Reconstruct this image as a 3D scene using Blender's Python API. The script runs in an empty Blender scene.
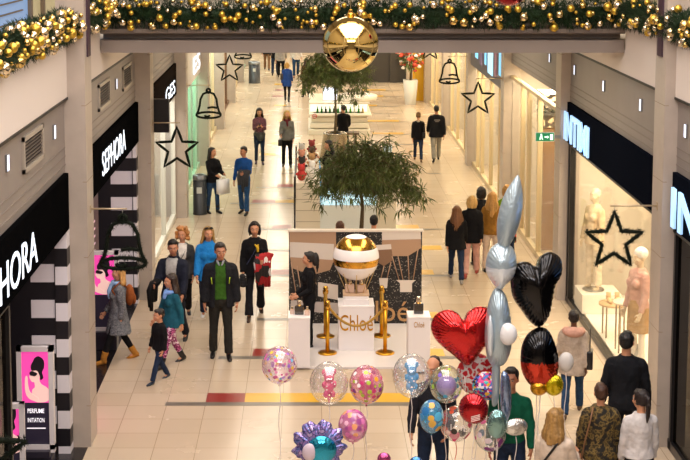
import bpy, bmesh, math, random
from mathutils import Vector, Matrix, Euler, noise
R = math.radians
sin, cos, pi = math.sin, math.cos, math.pi
random.seed(7)
SC = bpy.context.scene
COL = SC.collection

# ------------------------------------------------------------------ camera
H, FPX, XV, YV = 6.7, 1420.0, 308.0, -71.0
PITCH = math.atan(FPX / 13000.0)
PPY = YV + FPX * math.tan(PITCH)
cam_data = bpy.data.cameras.new('camera')
cam_data.sensor_width = 36.0
cam_data.lens = FPX / 690.0 * 36.0
cam_data.shift_x = (345.0 - XV) / 690.0
cam_data.shift_y = -(230.0 - PPY) / 690.0
cam_data.clip_end = 400
cam = bpy.data.objects.new('camera', cam_data)
COL.objects.link(cam)
cam.location = (0, 0, H)
cam.rotation_euler = (pi / 2 - PITCH, 0, 0)
SC.camera = cam

# ------------------------------------------------------------------ world, lights, exposure
SC.view_settings.view_transform = 'Standard'
SC.view_settings.look = 'None'
SC.view_settings.exposure = 0.08
SC.view_settings.gamma = 1.0
SC.cycles.use_denoising = True
SC.cycles.max_bounces = 7
SC.cycles.transparent_max_bounces = 24
SC.cycles.sample_clamp_indirect = 4.0
world = bpy.data.worlds.new('world')
SC.world = world
world.use_nodes = True
world.node_tree.nodes['Background'].inputs[0].default_value = (0.80, 0.82, 0.90, 1)
world.node_tree.nodes['Background'].inputs[1].default_value = 0.32

def area(name, loc, size, power, col=(1, 1, 1), rot=(0, 0, 0), spread=180):
    l = bpy.data.lights.new(name, 'AREA')
    l.shape = 'RECTANGLE'
    l.size, l.size_y = size
    l.energy = power
    l.color = col
    l.spread = R(spread)
    o = bpy.data.objects.new(name, l)
    COL.objects.link(o)
    o.location = loc
    o.rotation_euler = rot
    return o

P0, PER, PD = 17.85, 7.36, 0.53         # pillar rhythm along the mall
XL, XR = -3.05, 4.65                     # shop fronts
def PY(k): return P0 + PER * k
WARM = (1.0, 0.86, 0.66)
# atrium light under the roof above the void
area('atrium_fill_light', (0.8, 13.0, 10.6), (8.0, 10.0), 1150, (1.0, 0.94, 0.92))
area('atrium_fill_light', (0.8, 2.0, 10.4), (9.0, 4.0), 1150, (1.0, 0.94, 0.92), (R(42), 0, 0))  # added fill from the camera side, brightens side walls and people's fronts
area('gallery_fill_light', (0.8, 28.0, 10.5), (7.0, 6.0), 420, (1.0, 0.92, 0.82))  # added fill so the upper gallery walls are not dark
# rows of ceiling panels along the lower mall
for k in range(0, 8):
    yy = PY(k) + 4.6
    area('ceiling_light', (-1.1, yy, 4.86), (0.9, 3.4), 84 + 11 * min(k, 5), (1.0, 0.88, 0.72))
    area('ceiling_light', (2.7, yy, 4.86), (0.9, 3.4), 84 + 13 * min(k, 5), (1.0, 0.86, 0.66))
# light inside the shops
for k in range(-1, 8):
    cl = [(1, .78, .86), (1, .8, .86), (1, .93, .88), (.86, 1, .9)][min(k + 1, 3)]
    area('shop_light', (XL - (.42 if k > 0 else 1.9), PY(k) + 4.2, 3.5), (.6 if k > 0 else 2.6, 5.6), [30, 60, 170, 200][min(k + 1, 3)], cl)
    if k >= 0:
        area('shop_light', (XR + (.5 if k > 0 else .95), PY(k) + 4.0, 3.5), (.6 if k > 0 else 1.5, 5.6), 300 if k == 0 else 240, (1.0, 0.82, 0.56))

# ------------------------------------------------------------------ pixel to place
def ray(px, py):
    u, v = (px - XV) / FPX, (py - PPY) / FPX
    return Vector((u, cos(PITCH) - v * sin(PITCH), -sin(PITCH) - v * cos(PITCH)))
def on_y(px, py, Y):
    d = ray(px, py); t = Y / d.y
    return Vector((d.x * t, Y, H + d.z * t))
def on_z(px, py, Z=0.0):
    d = ray(px, py); t = (Z - H) / d.z
    return Vector((d.x * t, d.y * t, Z))
def on_x(px, py, X):
    d = ray(px, py); t = X / d.x
    return Vector((X, d.y * t, H + d.z * t))

# ------------------------------------------------------------------ materials
def lin(c):
    if isinstance(c, str):
        c = [int(c[i:i + 2], 16) / 255 for i in (0, 2, 4)]
        c = [x / 12.92 if x <= .04045 else ((x + .055) / 1.055) ** 2.4 for x in c]
    return (c[0], c[1], c[2], 1)
_M = {}
def mat(col, rough=.6, metal=0, emit=0, bump=0, bscale=60, var=0, vscale=8, coat=0, spec=.5, sheen=0, key='', stretch=None):
    k = (str(col), rough, metal, emit, bump, bscale, var, vscale, coat, spec, sheen, key, stretch)
    if k in _M: return _M[k]
    m = bpy.data.materials.new('material')
    m.use_nodes = True
    nt = m.node_tree; b = nt.nodes['Principled BSDF']
    c = lin(col)
    b.inputs['Base Color'].default_value = c
    b.inputs['Roughness'].default_value = rough
    b.inputs['Metallic'].default_value = metal
    b.inputs['Specular IOR Level'].default_value = spec
    b.inputs['Coat Weight'].default_value = coat
    b.inputs['Coat Roughness'].default_value = .08
    b.inputs['Sheen Weight'].default_value = sheen
    if emit:
        b.inputs['Emission Color'].default_value = c
        b.inputs['Emission Strength'].default_value = emit
    if bump or var:
        tc = nt.nodes.new('ShaderNodeTexCoord')
        src = tc.outputs['Object']
        if stretch:
            mp = nt.nodes.new('ShaderNodeMapping'); mp.inputs['Scale'].default_value = stretch
            nt.links.new(src, mp.inputs[0]); src = mp.outputs[0]
    if bump:
        n = nt.nodes.new('ShaderNodeTexNoise'); n.inputs['Scale'].default_value = bscale; n.inputs['Detail'].default_value = 3
        nt.links.new(src, n.inputs['Vector'])
        bp = nt.nodes.new('ShaderNodeBump'); bp.inputs['Strength'].default_value = bump; bp.inputs['Distance'].default_value = .02
        nt.links.new(n.outputs['Fac'], bp.inputs['Height']); nt.links.new(bp.outputs[0], b.inputs['Normal'])
    if var:
        n = nt.nodes.new('ShaderNodeTexNoise'); n.inputs['Scale'].default_value = vscale; n.inputs['Detail'].default_value = 4
        nt.links.new(src, n.inputs['Vector'])
        r = nt.nodes.new('ShaderNodeValToRGB')
        r.color_ramp.elements[0].position, r.color_ramp.elements[1].position = .3, .7
        r.color_ramp.elements[0].color = tuple(max(0, x * (1 - var)) for x in c[:3]) + (1,)
        r.color_ramp.elements[1].color = tuple(min(1, x * (1 + var)) for x in c[:3]) + (1,)
        nt.links.new(n.outputs['Fac'], r.inputs[0]); nt.links.new(r.outputs[0], b.inputs['Base Color'])
    _M[k] = m
    return m
def patch_mat(cols, scale=30, rough=.8, base_bump=0, voronoi=False, stops=None, metal=0):
    """patches of several colours (camouflage, prints)"""
    k = ('patch', tuple(cols), scale, rough, voronoi, str(stops), metal)
    if k in _M: return _M[k]
    m = bpy.data.materials.new('material'); m.use_nodes = True
    nt = m.node_tree; b = nt.nodes['Principled BSDF']
    b.inputs['Roughness'].default_value = rough
    b.inputs['Metallic'].default_value = metal
    tc = nt.nodes.new('ShaderNodeTexCoord')
    r = nt.nodes.new('ShaderNodeValToRGB'); r.color_ramp.interpolation = 'CONSTANT'
    if voronoi:
        n = nt.nodes.new('ShaderNodeTexVoronoi'); n.inputs['Scale'].default_value = scale
        sp = nt.nodes.new('ShaderNodeSeparateColor')
        nt.links.new(n.outputs['Color'], sp.inputs[0]); nt.links.new(sp.outputs[0], r.inputs[0])
    else:
        n = nt.nodes.new('ShaderNodeTexNoise'); n.inputs['Scale'].default_value = scale; n.inputs['Detail'].default_value = 2
        nt.links.new(n.outputs['Fac'], r.inputs[0])
    nt.links.new(tc.outputs['Object'], n.inputs['Vector'])
    N = len(cols)
    ps = stops or ([i / N for i in range(N)] if voronoi else [0] + [.36 + .28 * i / max(1, N - 1) for i in range(N - 1)])
    while len(r.color_ramp.elements) < N: r.color_ramp.elements.new(.5)
    for e, p, c in zip(r.color_ramp.elements, ps, cols): e.position = p; e.color = lin(c)
    nt.links.new(r.outputs[0], b.inputs['Base Color'])
    _M[k] = m
    return m
def glass_mat(tint=(1, 1, 1), refl=.08, rough=.03):
    k = ('glass', tint, refl, rough)
    if k in _M: return _M[k]
    m = bpy.data.materials.new('material'); m.use_nodes = True
    nt = m.node_tree; nt.nodes.clear()
    o = nt.nodes.new('ShaderNodeOutputMaterial'); mx = nt.nodes.new('ShaderNodeMixShader')
    t = nt.nodes.new('ShaderNodeBsdfTransparent'); t.inputs[0].default_value = tint + (1,)
    g = nt.nodes.new('ShaderNodeBsdfGlossy'); g.inputs['Roughness'].default_value = rough
    lw = nt.nodes.new('ShaderNodeLayerWeight'); lw.inputs[0].default_value = .3
    mr = nt.nodes.new('ShaderNodeMapRange'); mr.inputs['To Min'].default_value = refl; mr.inputs['To Max'].default_value = min(1, refl + .16)
    nt.links.new(lw.outputs['Facing'], mr.inputs[0]); nt.links.new(mr.outputs[0], mx.inputs[0])
    nt.links.new(t.outputs[0], mx.inputs[1]); nt.links.new(g.outputs[0], mx.inputs[2]); nt.links.new(mx.outputs[0], o.inputs[0])
    _M[k] = m
    return m
def bubble_mat(cols=None, scale=9, amount=.3, tint=(1, 1, 1), seed=0, refl=.10, haze=.0, hazecol='ffffff'):
    """clear balloon skin with printed coloured blobs"""
    m = bpy.data.materials.new('material'); m.use_nodes = True
    nt = m.node_tree; nt.nodes.clear(); L = nt.links.new; N = nt.nodes.new
    o = N('ShaderNodeOutputMaterial'); mx = N('ShaderNodeMixShader')
    t = N('ShaderNodeBsdfTransparent'); t.inputs[0].default_value = tint + (1,)
    g = N('ShaderNodeBsdfGlossy'); g.inputs['Roughness'].default_value = .06
    lw = N('ShaderNodeLayerWeight'); lw.inputs[0].default_value = .3
    mr = N('ShaderNodeMapRange'); mr.inputs['To Min'].default_value = refl; mr.inputs['To Max'].default_value = .75
    L(lw.outputs['Facing'], mr.inputs[0]); L(mr.outputs[0], mx.inputs[0]); L(t.outputs[0], mx.inputs[1]); L(g.outputs[0], mx.inputs[2])
    last = mx
    if haze:
        d = N('ShaderNodeBsdfPrincipled'); d.inputs['Base Color'].default_value = lin(hazecol); d.inputs['Roughness'].default_value = .2
        m3 = N('ShaderNodeMixShader'); m3.inputs[0].default_value = haze
        L(last.outputs[0], m3.inputs[1]); L(d.outputs[0], m3.inputs[2]); last = m3
    if cols:
        tc = N('ShaderNodeTexCoord'); mp = N('ShaderNodeMapping'); mp.inputs['Location'].default_value = (seed * 3.1, seed * 1.7, seed)
        L(tc.outputs['Object'], mp.inputs[0])
        v = N('ShaderNodeTexVoronoi'); v.inputs['Scale'].default_value = scale; L(mp.outputs[0], v.inputs['Vector'])
        lt = N('ShaderNodeMath'); lt.operation = 'LESS_THAN'; lt.inputs[1].default_value = amount; L(v.outputs['Distance'], lt.inputs[0])
        sp = N('ShaderNodeSeparateColor'); L(v.outputs['Color'], sp.inputs[0])
        r = N('ShaderNodeValToRGB'); r.color_ramp.interpolation = 'CONSTANT'
        while len(r.color_ramp.elements) < len(cols): r.color_ramp.elements.new(.5)
        for i, (e, c) in enumerate(zip(r.color_ramp.elements, cols)): e.position = i / len(cols); e.color = lin(c)
        L(sp.outputs[0], r.inputs[0])
        d = N('ShaderNodeBsdfPrincipled'); d.inputs['Roughness'].default_value = .25; L(r.outputs[0], d.inputs['Base Color'])
        m2 = N('ShaderNodeMixShader'); L(lt.outputs[0], m2.inputs[0]); L(last.outputs[0], m2.inputs[1]); L(d.outputs[0], m2.inputs[2])
        last = m2
    L(last.outputs[0], o.inputs[0])
    return m

# ------------------------------------------------------------------ mesh helpers
def link(name, me, parent=None):
    o = bpy.data.objects.new(name, me); COL.objects.link(o)
    if parent: o.parent = parent
    return o
def obj(name, bm, mats, parent=None, smooth=False, loc=None, rot=None):
    me = bpy.data.meshes.new(name)
    bm.normal_update()
    bm.to_mesh(me); bm.free()
    for m in (mats if isinstance(mats, (list, tuple)) else [mats]): me.materials.append(m)
    if smooth:
        for p in me.polygons: p.use_smooth = True
    o = link(name, me, parent)
    if loc is not None: o.location = loc
    if rot is not None: o.rotation_euler = rot
    return o
def tag(o, label, cat, group=None):
    o['label'] = label; o['category'] = cat
    if group: o['group'] = group
    return o
def thing(name, label, cat, loc=(0, 0, 0), rz=0, group=None):
    o = bpy.data.objects.new(name, None); COL.objects.link(o)
    o.location = loc; o.rotation_euler = (0, 0, rz); o.empty_display_size = .1
    return tag(o, label, cat, group)
def struct(name, bm, m, parent=None, smooth=False):
    o = obj(name, bm, m, parent, smooth)
    if parent is None: o['kind'] = 'structure'
    return o
def copy_tree(o, parent=None):
    c = o.copy(); COL.objects.link(c)
    if parent: c.parent = parent
    for ch in list(o.children): copy_tree(ch, c)
    return c
def BM(): return bmesh.new()
def box(bm, a, b, mi=0, bevel=0):
    x0, y0, z0 = [min(p, q) for p, q in zip(a, b)]; x1, y1, z1 = [max(p, q) for p, q in zip(a, b)]
    v = [bm.verts.new(p) for p in ((x0, y0, z0), (x1, y0, z0), (x1, y1, z0), (x0, y1, z0), (x0, y0, z1), (x1, y0, z1), (x1, y1, z1), (x0, y1, z1))]
    fs = [bm.faces.new([v[i] for i in q]) for q in ((0, 3, 2, 1), (4, 5, 6, 7), (0, 1, 5, 4), (1, 2, 6, 5), (2, 3, 7, 6), (3, 0, 4, 7))]
    for f in fs: f.material_index = mi
    if bevel:
        es = list({e for f in fs for e in f.edges})
        bmesh.ops.bevel(bm, geom=es, offset=bevel, segments=2, profile=.6, affect='EDGES')
    return bm
def frame_of(d):
    d = Vector(d).normalized()
    a = Vector((0, 0, 1)) if abs(d.z) < .9 else Vector((0, 1, 0))
    x = d.cross(a).normalized(); y = d.cross(x).normalized()
    return x, y
def tube(bm, pts, rads, n=8, mi=0, cap=True, closed=False):
    pts = [Vector(p) for p in pts]; N = len(pts)
    if not isinstance(rads, (list, tuple)): rads = [rads] * N
    rings = []; px = None
    for i, p in enumerate(pts):
        if closed: d = pts[(i + 1) % N] - pts[i - 1]
        else: d = pts[min(i + 1, N - 1)] - pts[max(i - 1, 0)]
        if d.length < 1e-9: d = Vector((0, 0, 1))
        d.normalize()
        if px is None: x, y = frame_of(d)
        else:
            x = px - d * px.dot(d)
            if x.length < 1e-6: x, y = frame_of(d)
            x.normalize(); y = d.cross(x)
        px = x
        rings.append([bm.verts.new(p + (x * cos(2 * pi * j / n) + y * sin(2 * pi * j / n)) * rads[i]) for j in range(n)])
    M = N if closed else N - 1
    for i in range(M):
        a, b = rings[i], rings[(i + 1) % N]
        for j in range(n):
            f = bm.faces.new((a[j], a[(j + 1) % n], b[(j + 1) % n], b[j])); f.material_index = mi; f.smooth = True
    if cap and not closed:
        bm.faces.new(rings[0][::-1]).material_index = mi; bm.faces.new(rings[-1]).material_index = mi
    return bm
def lathe(bm, prof, n=24, c=(0, 0, 0), mi=0, cap=True):
    c = Vector(c); rings = []
    for r, z in prof:
        if r < 1e-6: rings.append([bm.verts.new(c + Vector((0, 0, z)))])
        else: rings.append([bm.verts.new(c + Vector((r * cos(2 * pi * j / n), r * sin(2 * pi * j / n), z))) for j in range(n)])
    for a, b in zip(rings, rings[1:]):
        for j in range(n):
            if len(a) == 1 and len(b) == 1: continue
            if len(a) == 1: f = bm.faces.new((a[0], b[(j + 1) % n], b[j]))
            elif len(b) == 1: f = bm.faces.new((a[j], a[(j + 1) % n], b[0]))
            else: f = bm.faces.new((a[j], a[(j + 1) % n], b[(j + 1) % n], b[j]))
            f.material_index = mi; f.smooth = True
    if cap:
        if len(rings[0]) > 1: bm.faces.new(rings[0][::-1]).material_index = mi
        if len(rings[-1]) > 1: bm.faces.new(rings[-1]).material_index = mi
    return bm
def ball(bm, c, r, u=14, v=9, mi=0, m3=None):
    """ellipsoid; r number or (rx,ry,rz); m3 optional 3x3 rotation"""
    c = Vector(c); r = (r, r, r) if isinstance(r, (int, float)) else r
    def P(a, b):
        p = Vector((r[0] * sin(a) * cos(b), r[1] * sin(a) * sin(b), r[2] * cos(a)))
        return c + (m3 @ p if m3 else p)
    top = bm.verts.new(P(0, 0)); bot = bm.verts.new(P(pi, 0))
    rings = [[bm.verts.new(P(pi * i / v, 2 * pi * j / u)) for j in range(u)] for i in range(1, v)]
    F = []
    for j in range(u):
        F.append(bm.faces.new((top, rings[0][j], rings[0][(j + 1) % u])))
        F.append(bm.faces.new((bot, rings[-1][(j + 1) % u], rings[-1][j])))
    for a, b in zip(rings, rings[1:]):
        for j in range(u): F.append(bm.faces.new((a[j], b[j], b[(j + 1) % u], a[(j + 1) % u])))
    for f in F: f.material_index = mi; f.smooth = True
    return bm
def prism(bm, outline, y0, y1, mi=0):
    """outline in (x,z), extruded along y"""
    a = [bm.verts.new((x, y0, z)) for x, z in outline]; b = [bm.verts.new((x, y1, z)) for x, z in outline]
    n = len(a)
    fs = [bm.faces.new(a), bm.faces.new(b[::-1])] + [bm.faces.new((a[i], b[i], b[(i + 1) % n], a[(i + 1) % n])) for i in range(n)]
    for f in fs: f.material_index = mi
    bmesh.ops.recalc_face_normals(bm, faces=fs)
    return bm
def smooth_outline(pts, m=6):
    """closed Catmull-Rom"""
    out = []; n = len(pts)
    for i in range(n):
        p0, p1, p2, p3 = [Vector(pts[(i + k - 1) % n]) for k in range(4)]
        for j in range(m):
            t = j / m
            out.append(tuple(.5 * ((2 * p1) + (-p0 + p2) * t + (2 * p0 - 5 * p1 + 4 * p2 - p3) * t * t + (-p0 + 3 * p1 - 3 * p2 + p3) * t ** 3)))
    return out
def evaluated(o, mods_first=True):
    dg = bpy.context.evaluated_depsgraph_get(); dg.update()
    return bpy.data.meshes.new_from_object(o.evaluated_get(dg))
def remesh(bm, voxel, smooth=4):
    me = bpy.data.meshes.new('tmp'); bm.to_mesh(me); bm.free()
    o = bpy.data.objects.new('tmp', me); COL.objects.link(o)
    md = o.modifiers.new('r', 'REMESH'); md.mode = 'VOXEL'; md.voxel_size = voxel; md.use_smooth_shade = True
    sm = o.modifiers.new('s', 'SMOOTH'); sm.iterations = smooth; sm.factor = .5
    out = evaluated(o)
    bpy.data.objects.remove(o); bpy.data.meshes.remove(me)
    nb = BM(); nb.from_mesh(out); bpy.data.meshes.remove(out)
    for f in nb.faces: f.smooth = True; f.material_index = 0
    return nb
LEFT = Matrix(((0, 0, 1), (1, 0, 0), (0, 1, 0)))      # text on the left shop fronts, read from the mall
RIGHT = Matrix(((0, 0, -1), (-1, 0, 0), (0, 1, 0)))
FRONT = Matrix(((1, 0, 0), (0, 0, -1), (0, 1, 0)))
def text(name, s, m, parent, loc, basis, height, width=None, depth=.02, bold=0.0, spacing=1.0):
    cu = bpy.data.curves.new('t', 'FONT'); cu.body = s; cu.size = 1; cu.offset = bold; cu.space_character = spacing
    cu.extrude = .5; cu.align_x = 'LEFT'; cu.resolution_u = 4
    o = bpy.data.objects.new('t', cu); COL.objects.link(o)
    me = evaluated(o); bpy.data.objects.remove(o)
    xs = [v.co.x for v in me.vertices]; ys = [v.co.y for v in me.vertices]
    sy = height / .70; sx = sy if not width else width / (max(xs) - min(xs))
    x0 = min(xs)
    for v in me.vertices:
        v.co = basis @ Vector(((v.co.x - x0) * sx, v.co.y * sy, (v.co.z + .5) * depth))
    me.materials.clear(); me.materials.append(m)
    t = link(name, me, parent); t.location = loc
    return t
# ================================================================== THE SETTING
YN, YF = -3.0, 92.0
T = 0.548
def floor_mat():
    m = bpy.data.materials.new('floor tiles'); m.use_nodes = True
    nt = m.node_tree; b = nt.nodes['Principled BSDF']; L = nt.links.new
    tc = nt.nodes.new('ShaderNodeTexCoord'); mp = nt.nodes.new('ShaderNodeMapping')
    x0 = on_z(282.7, 405).x; y0 = on_z(300, 405.7).y
    mp.inputs['Location'].default_value = (-x0 + 40 * T, -y0 + 100 * T, 0)
    br = nt.nodes.new('ShaderNodeTexBrick'); br.offset = 0; br.squash = 1
    br.inputs['Scale'].default_value = 1
    br.inputs['Brick Width'].default_value = T; br.inputs['Row Height'].default_value = T
    br.inputs['Mortar Size'].default_value = .004; br.inputs['Mortar Smooth'].default_value = .1
    br.inputs['Color1'].default_value = lin('c6b39c'); br.inputs['Color2'].default_value = lin('beab93'); br.inputs['Mortar'].default_value = lin('8d7a63')
    L(tc.outputs['Object'], mp.inputs[0]); L(mp.outputs[0], br.inputs['Vector']); L(br.outputs['Color'], b.inputs['Base Color'])
    n = nt.nodes.new('ShaderNodeTexNoise'); n.inputs['Scale'].default_value = 1.2; n.inputs['Detail'].default_value = 5
    mr = nt.nodes.new('ShaderNodeMapRange'); mr.inputs['To Min'].default_value = .16; mr.inputs['To Max'].default_value = .34
    L(tc.outputs['Object'], n.inputs['Vector']); L(n.outputs['Fac'], mr.inputs[0]); L(mr.outputs[0], b.inputs['Roughness'])
    return m
bm = BM()
v = [bm.verts.new(p) for p in ((-7, YN, 0), (9, YN, 0), (9, YF, 0), (-7, YF, 0))]; bm.faces.new(v)
mG, mRd, mYl = mat('6f675d', .3), mat('8c2f28', .3), mat('d9a81f', .3)
def inlay(x0, x1, y0, y1, mi):
    v = [bm.verts.new(p) for p in ((x0, y0, .0015), (x1, y0, .0015), (x1, y1, .0015), (x0, y1, .0015))]
    bm.faces.new(v).material_index = mi
def X(px, py): return on_z(px, py).x
rows = {405.7: [('g', 165, 420), ('r', 205, 244), ('y', 244, 412)],
        359: [('g', 218, 288), ('r', 252, 289), ('y', 425, 446), ('g', 425, 470)],
        320.5: [('g', 257, 290), ('y', 425, 441), ('g', 425, 447)],
        276.5: [('r', 271, 291), ('g', 262, 291), ('y', 420, 435), ('g', 420, 455)],
        251.5: [('g', 257, 290), ('y', 420, 443)],
        230: [('r', 272, 291), ('g', 252, 291), ('y', 392, 420), ('g', 392, 443)],
        204: [('r', 252, 275), ('y', 275, 294), ('g', 230, 294), ('g', 397, 411)],
        188: [('r', 277, 293), ('g', 256, 293), ('g', 402, 417)],
        174: [('g', 280, 295), ('g', 428, 441)]}
for py, segs in rows.items():
    yb = on_z(300, py).y
    for c, a, b in segs:
        if c == 'g': inlay(X(a, py), X(b, py), yb, yb + .15, 1)
        else: inlay(X(a, py), X(b, py), yb + .15, yb + T, 2 if c == 'r' else 3)
yb = on_z(300, 174).y; rr = random.Random(4)
for i in range(24):
    yb += 4 * T if i % 3 else 5.6 * T
    if yb > 66: break
    for x0, x1 in ((-1.6, -.2), (2.0, 3.9)):
        a = x0 + rr.random() * .6; b = x1 - rr.random() * .6
        inlay(a, b, yb, yb + .15, 1)
        if rr.random() < .8: inlay(a, a + (b - a) * (.35 + .4 * rr.random()), yb + .15, yb + T, 3 if rr.random() < .75 or x0 > 0 else 2)
struct('floor', bm, [floor_mat(), mG, mRd, mYl])

cream = mat('dcd1c8', .7, bump=.05, bscale=200)
taupe = mat('857c77', .45, var=.04, vscale=3)
tile = mat('b0a398', .35, var=.05, vscale=5)
tileS = mat('93816d', .6)
dark = mat('1c1714', .5)
# parapets of the gallery, soffit bands, backs
def wallstrip(name, x, s, z0, z1, y0, y1, m, th=.18):
    b = BM(); box(b, (x, y0, z0), (x + s * th, y1, z1)); return struct(name, b, m)
ZP, ZB, ZS = 4.575, 3.635, 2.92
for side, x, s in (('left', XL, -1), ('right', XR, 1)):
    wallstrip('wall_' + side, x, s, ZP, 5.42, YN, 20.75, cream)
    wallstrip('wall_' + side, x, s, ZP, 4.93, 20.75, YF, cream)
    wallstrip('trim_1', x - s * .012, s, ZP - .02, ZP + .012, YN, YF, dark, .1)
    # bulkhead above the shop fronts with three grooves
    b = BM(); box(b, (x + s * .04, YN, ZB), (x + s * .22, YF, ZP - .02), 0)
    for z in (ZB + .08, ZB + .19, ZB + .30): box(b, (x + s * .033, YN, z), (x + s * .05, YF, z + .014), 1)
    struct('wall_' + side, b, [taupe, mat('7d736b', .5)])
    # shop backs and ceilings
    b = BM(); box(b, (x + s * 3.6, YN, 0), (x + s * 3.75, YF, 3.7))
    struct('wall_' + side, b, mat('d8cbbb' if s > 0 else 'c9c2ba', .8))
    b = BM(); box(b, (x + s * .2, YN, 3.64), (x + s * 3.7, YF, 3.74)); struct('ceiling', b, mat('d8d2c8', .8))
    # upper gallery shops
    xx = -4.8 if s < 0 else 6.4
    b = BM(); box(b, (xx, YN, 5.1), (xx + s * .2, 75, 10.8)); struct('wall_' + side, b, mat('a08f78', .7))
for k in range(-1, 9):
    y = PY(k)
    for side, x, s, xf in (('left', XL, -1, -2.82), ('right', XR, 1, 4.52)):
        top = 10.8 if k <= 0 else 4.9
        b = BM(); box(b, (xf, y, 0), (xf + s * .36, y + PD, top), 0)
        z = .55
        while z < top:                                    # joints between the stone slabs
            box(b, (xf - s * .002, y - .002, z), (xf + s * .05, y + PD + .002, z + .008), 1)
            z += .98
        struct('pillar', b, [tile, tileS])
        b = BM(); box(b, (x + s * .14, y + .15, 0), (x + s * 3.6, y + .35, 3.64))
        struct('wall_' + side, b, mat('c8bdaf' if s > 0 else ('1d1a1c' if k < 2 else 'b9b3aa'), .7))
    if k == 0:
        for xf, s in ((-2.82, -1), (4.52, 1)):
            b = BM(); box(b, (xf - s * .02, y + .16, 5.08), (xf, y + .40, 6.4)); struct('trim_2', b, mat('3a2233', .5))
# bridge across the void, lower mall ceiling and gallery floor
b = BM()
br_m = mat('8f837b', .38, metal=.25, var=.03, vscale=2)
prof = [(20.80, 4.89), (20.80, 5.075), (20.9, 5.085), (21.1, 5.085), (21.1, 5.165), (20.80, 5.17), (20.76, 5.19), (20.76, 5.245), (20.80, 5.275), (20.83, 5.285), (20.83, 5.44), (21.2, 5.44), (21.2, 4.89)]
a_ = [b.verts.new((XL, y, z)) for y, z in prof]; c_ = [b.verts.new((XR, y, z)) for y, z in prof]
n = len(prof)
for i in range(n): b.faces.new((a_[i], a_[(i + 1) % n], c_[(i + 1) % n], c_[i]))
b.faces.new(a_); b.faces.new(c_[::-1]); bmesh.ops.recalc_face_normals(b, faces=b.faces[:])
struct('beam', b, br_m)
b = BM(); box(b, (-7, 20.95, 4.93), (9.2, 78, 5.08)); struct('ceiling', b, [mat('cfc4b4', .8)])
for x0, x1 in ((-7, XL - .18), (XR + .18, 9.2)):
    b = BM(); box(b, (x0, YN, 4.93), (x1, 20.95, 5.08)); struct('ceiling', b, mat('8a7f74', .6))
b = BM(); box(b, (-7, YN, 10.8), (9.2, 78, 11)); struct('ceiling', b, mat('bdb4a8', .8))
b = BM(); box(b, (-7, 77.8, 0), (9.2, 78, 11)); struct('wall_back', b, mat('b9aa96', .8))
b = BM(); box(b, (-7, YN - .2, 0), (9.2, YN, 11)); struct('wall_front', b, mat('8d8378', .8))
# gallery shop fronts behind the garland: a lit blue window and glass doors
def pane(name, a, bb, m): 
    b = BM(); box(b, a, bb); o = struct(name, b, m); return o
pane('window_1', (-4.62, 18.5, 5.1), (-4.56, 23.1, 8), mat('7fa6d8', .3, emit=.4))
b = BM()
for i in range(7): box(b, (-4.56, 18.5, 5.25 + i * .16), (-4.53, 22.6, 5.27 + i * .16), 0)
for y in (23.1, 24.2, 25.9): box(b, (-4.6, y, 5.1), (-4.5, y + .14, 8), 0)
struct('trim_3', b, mat('7a6a58', .5))
pane('window_2', (-4.62, 23.2, 5.1), (-4.56, 26, 8), mat('c9c098', .25, emit=.15))
pane('window_3', (6.32, 21, 5.1), (6.4, 26, 8), mat('b5ab86', .25, emit=.1))
b = BM()
for i in range(12): box(b, (-6 + i * 1.25, 33, 5.08), (-5.9 + i * 1.25, 33.1, 8))
struct('trim_3', b, mat('5b5048', .5))
for yy in range(2, 20, 3):  # added glowing ceiling panels, bright shapes for the gold ball to mirror
    for xx in (-2.6, .9, 4.2):
        b = BM(); box(b, (xx - 1.2, yy, 10.74), (xx + 1.2, yy + 1.9, 10.79)); o = struct('window_9', b, mat('ffe9c8', .5, emit=1.6))
pane('wall_back', (-6, 33.2, 5.08), (8.5, 33.4, 8), mat('6b6258', .6))
# dark end portal and left end of the mall
b = BM(); box(b, (1.8, 62.0, 0), (4.3, 62.3, 4.9)); box(b, (3.6, 61.9, 0), (3.9, 62.0, 4.9)); struct('wall_back', b, mat('37332f', .6))
b = BM(); box(b, (4.3, 61.6, 0), (4.9, 62.0, 4.9)); struct('wall_back', b, mat('b7a898', .6))
for y, w in ((55.3, .35), (56.5, .25)):
    b = BM(); box(b, (4.2, y, 0), (4.64, y + w, 4.5)); struct('trim_4', b, mat('e0ac1c', .5))

# ---------------------------------------------------------------- shop fronts
clear = glass_mat((.97, .98, .97), .05)
blk = mat('141214', .35)
def front(side, k, y0, y1, z1, frame_m, posts, gm=clear, wn=1, sill=.12):
    x, s = (XL, -1) if side == 'left' else (XR, 1)
    b = BM(); box(b, (x + s * .06, y0, sill), (x + s * .075, y1, z1)); struct('window_%d' % wn, b, gm)
    b = BM()
    box(b, (x + s * .02, y0, 0), (x + s * .12, y1, sill)); box(b, (x + s * .02, y0, z1 - .07), (x + s * .12, y1, z1))
    for p in posts: box(b, (x + s * .02, p - .035, 0), (x + s * .12, p + .035, z1))
    struct('trim_5', b, frame_m)
beige = mat('cdb994', .45); white_m = mat('dcdcd2', .4); steel = mat('9d9a94', .35, metal=.8)
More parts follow.
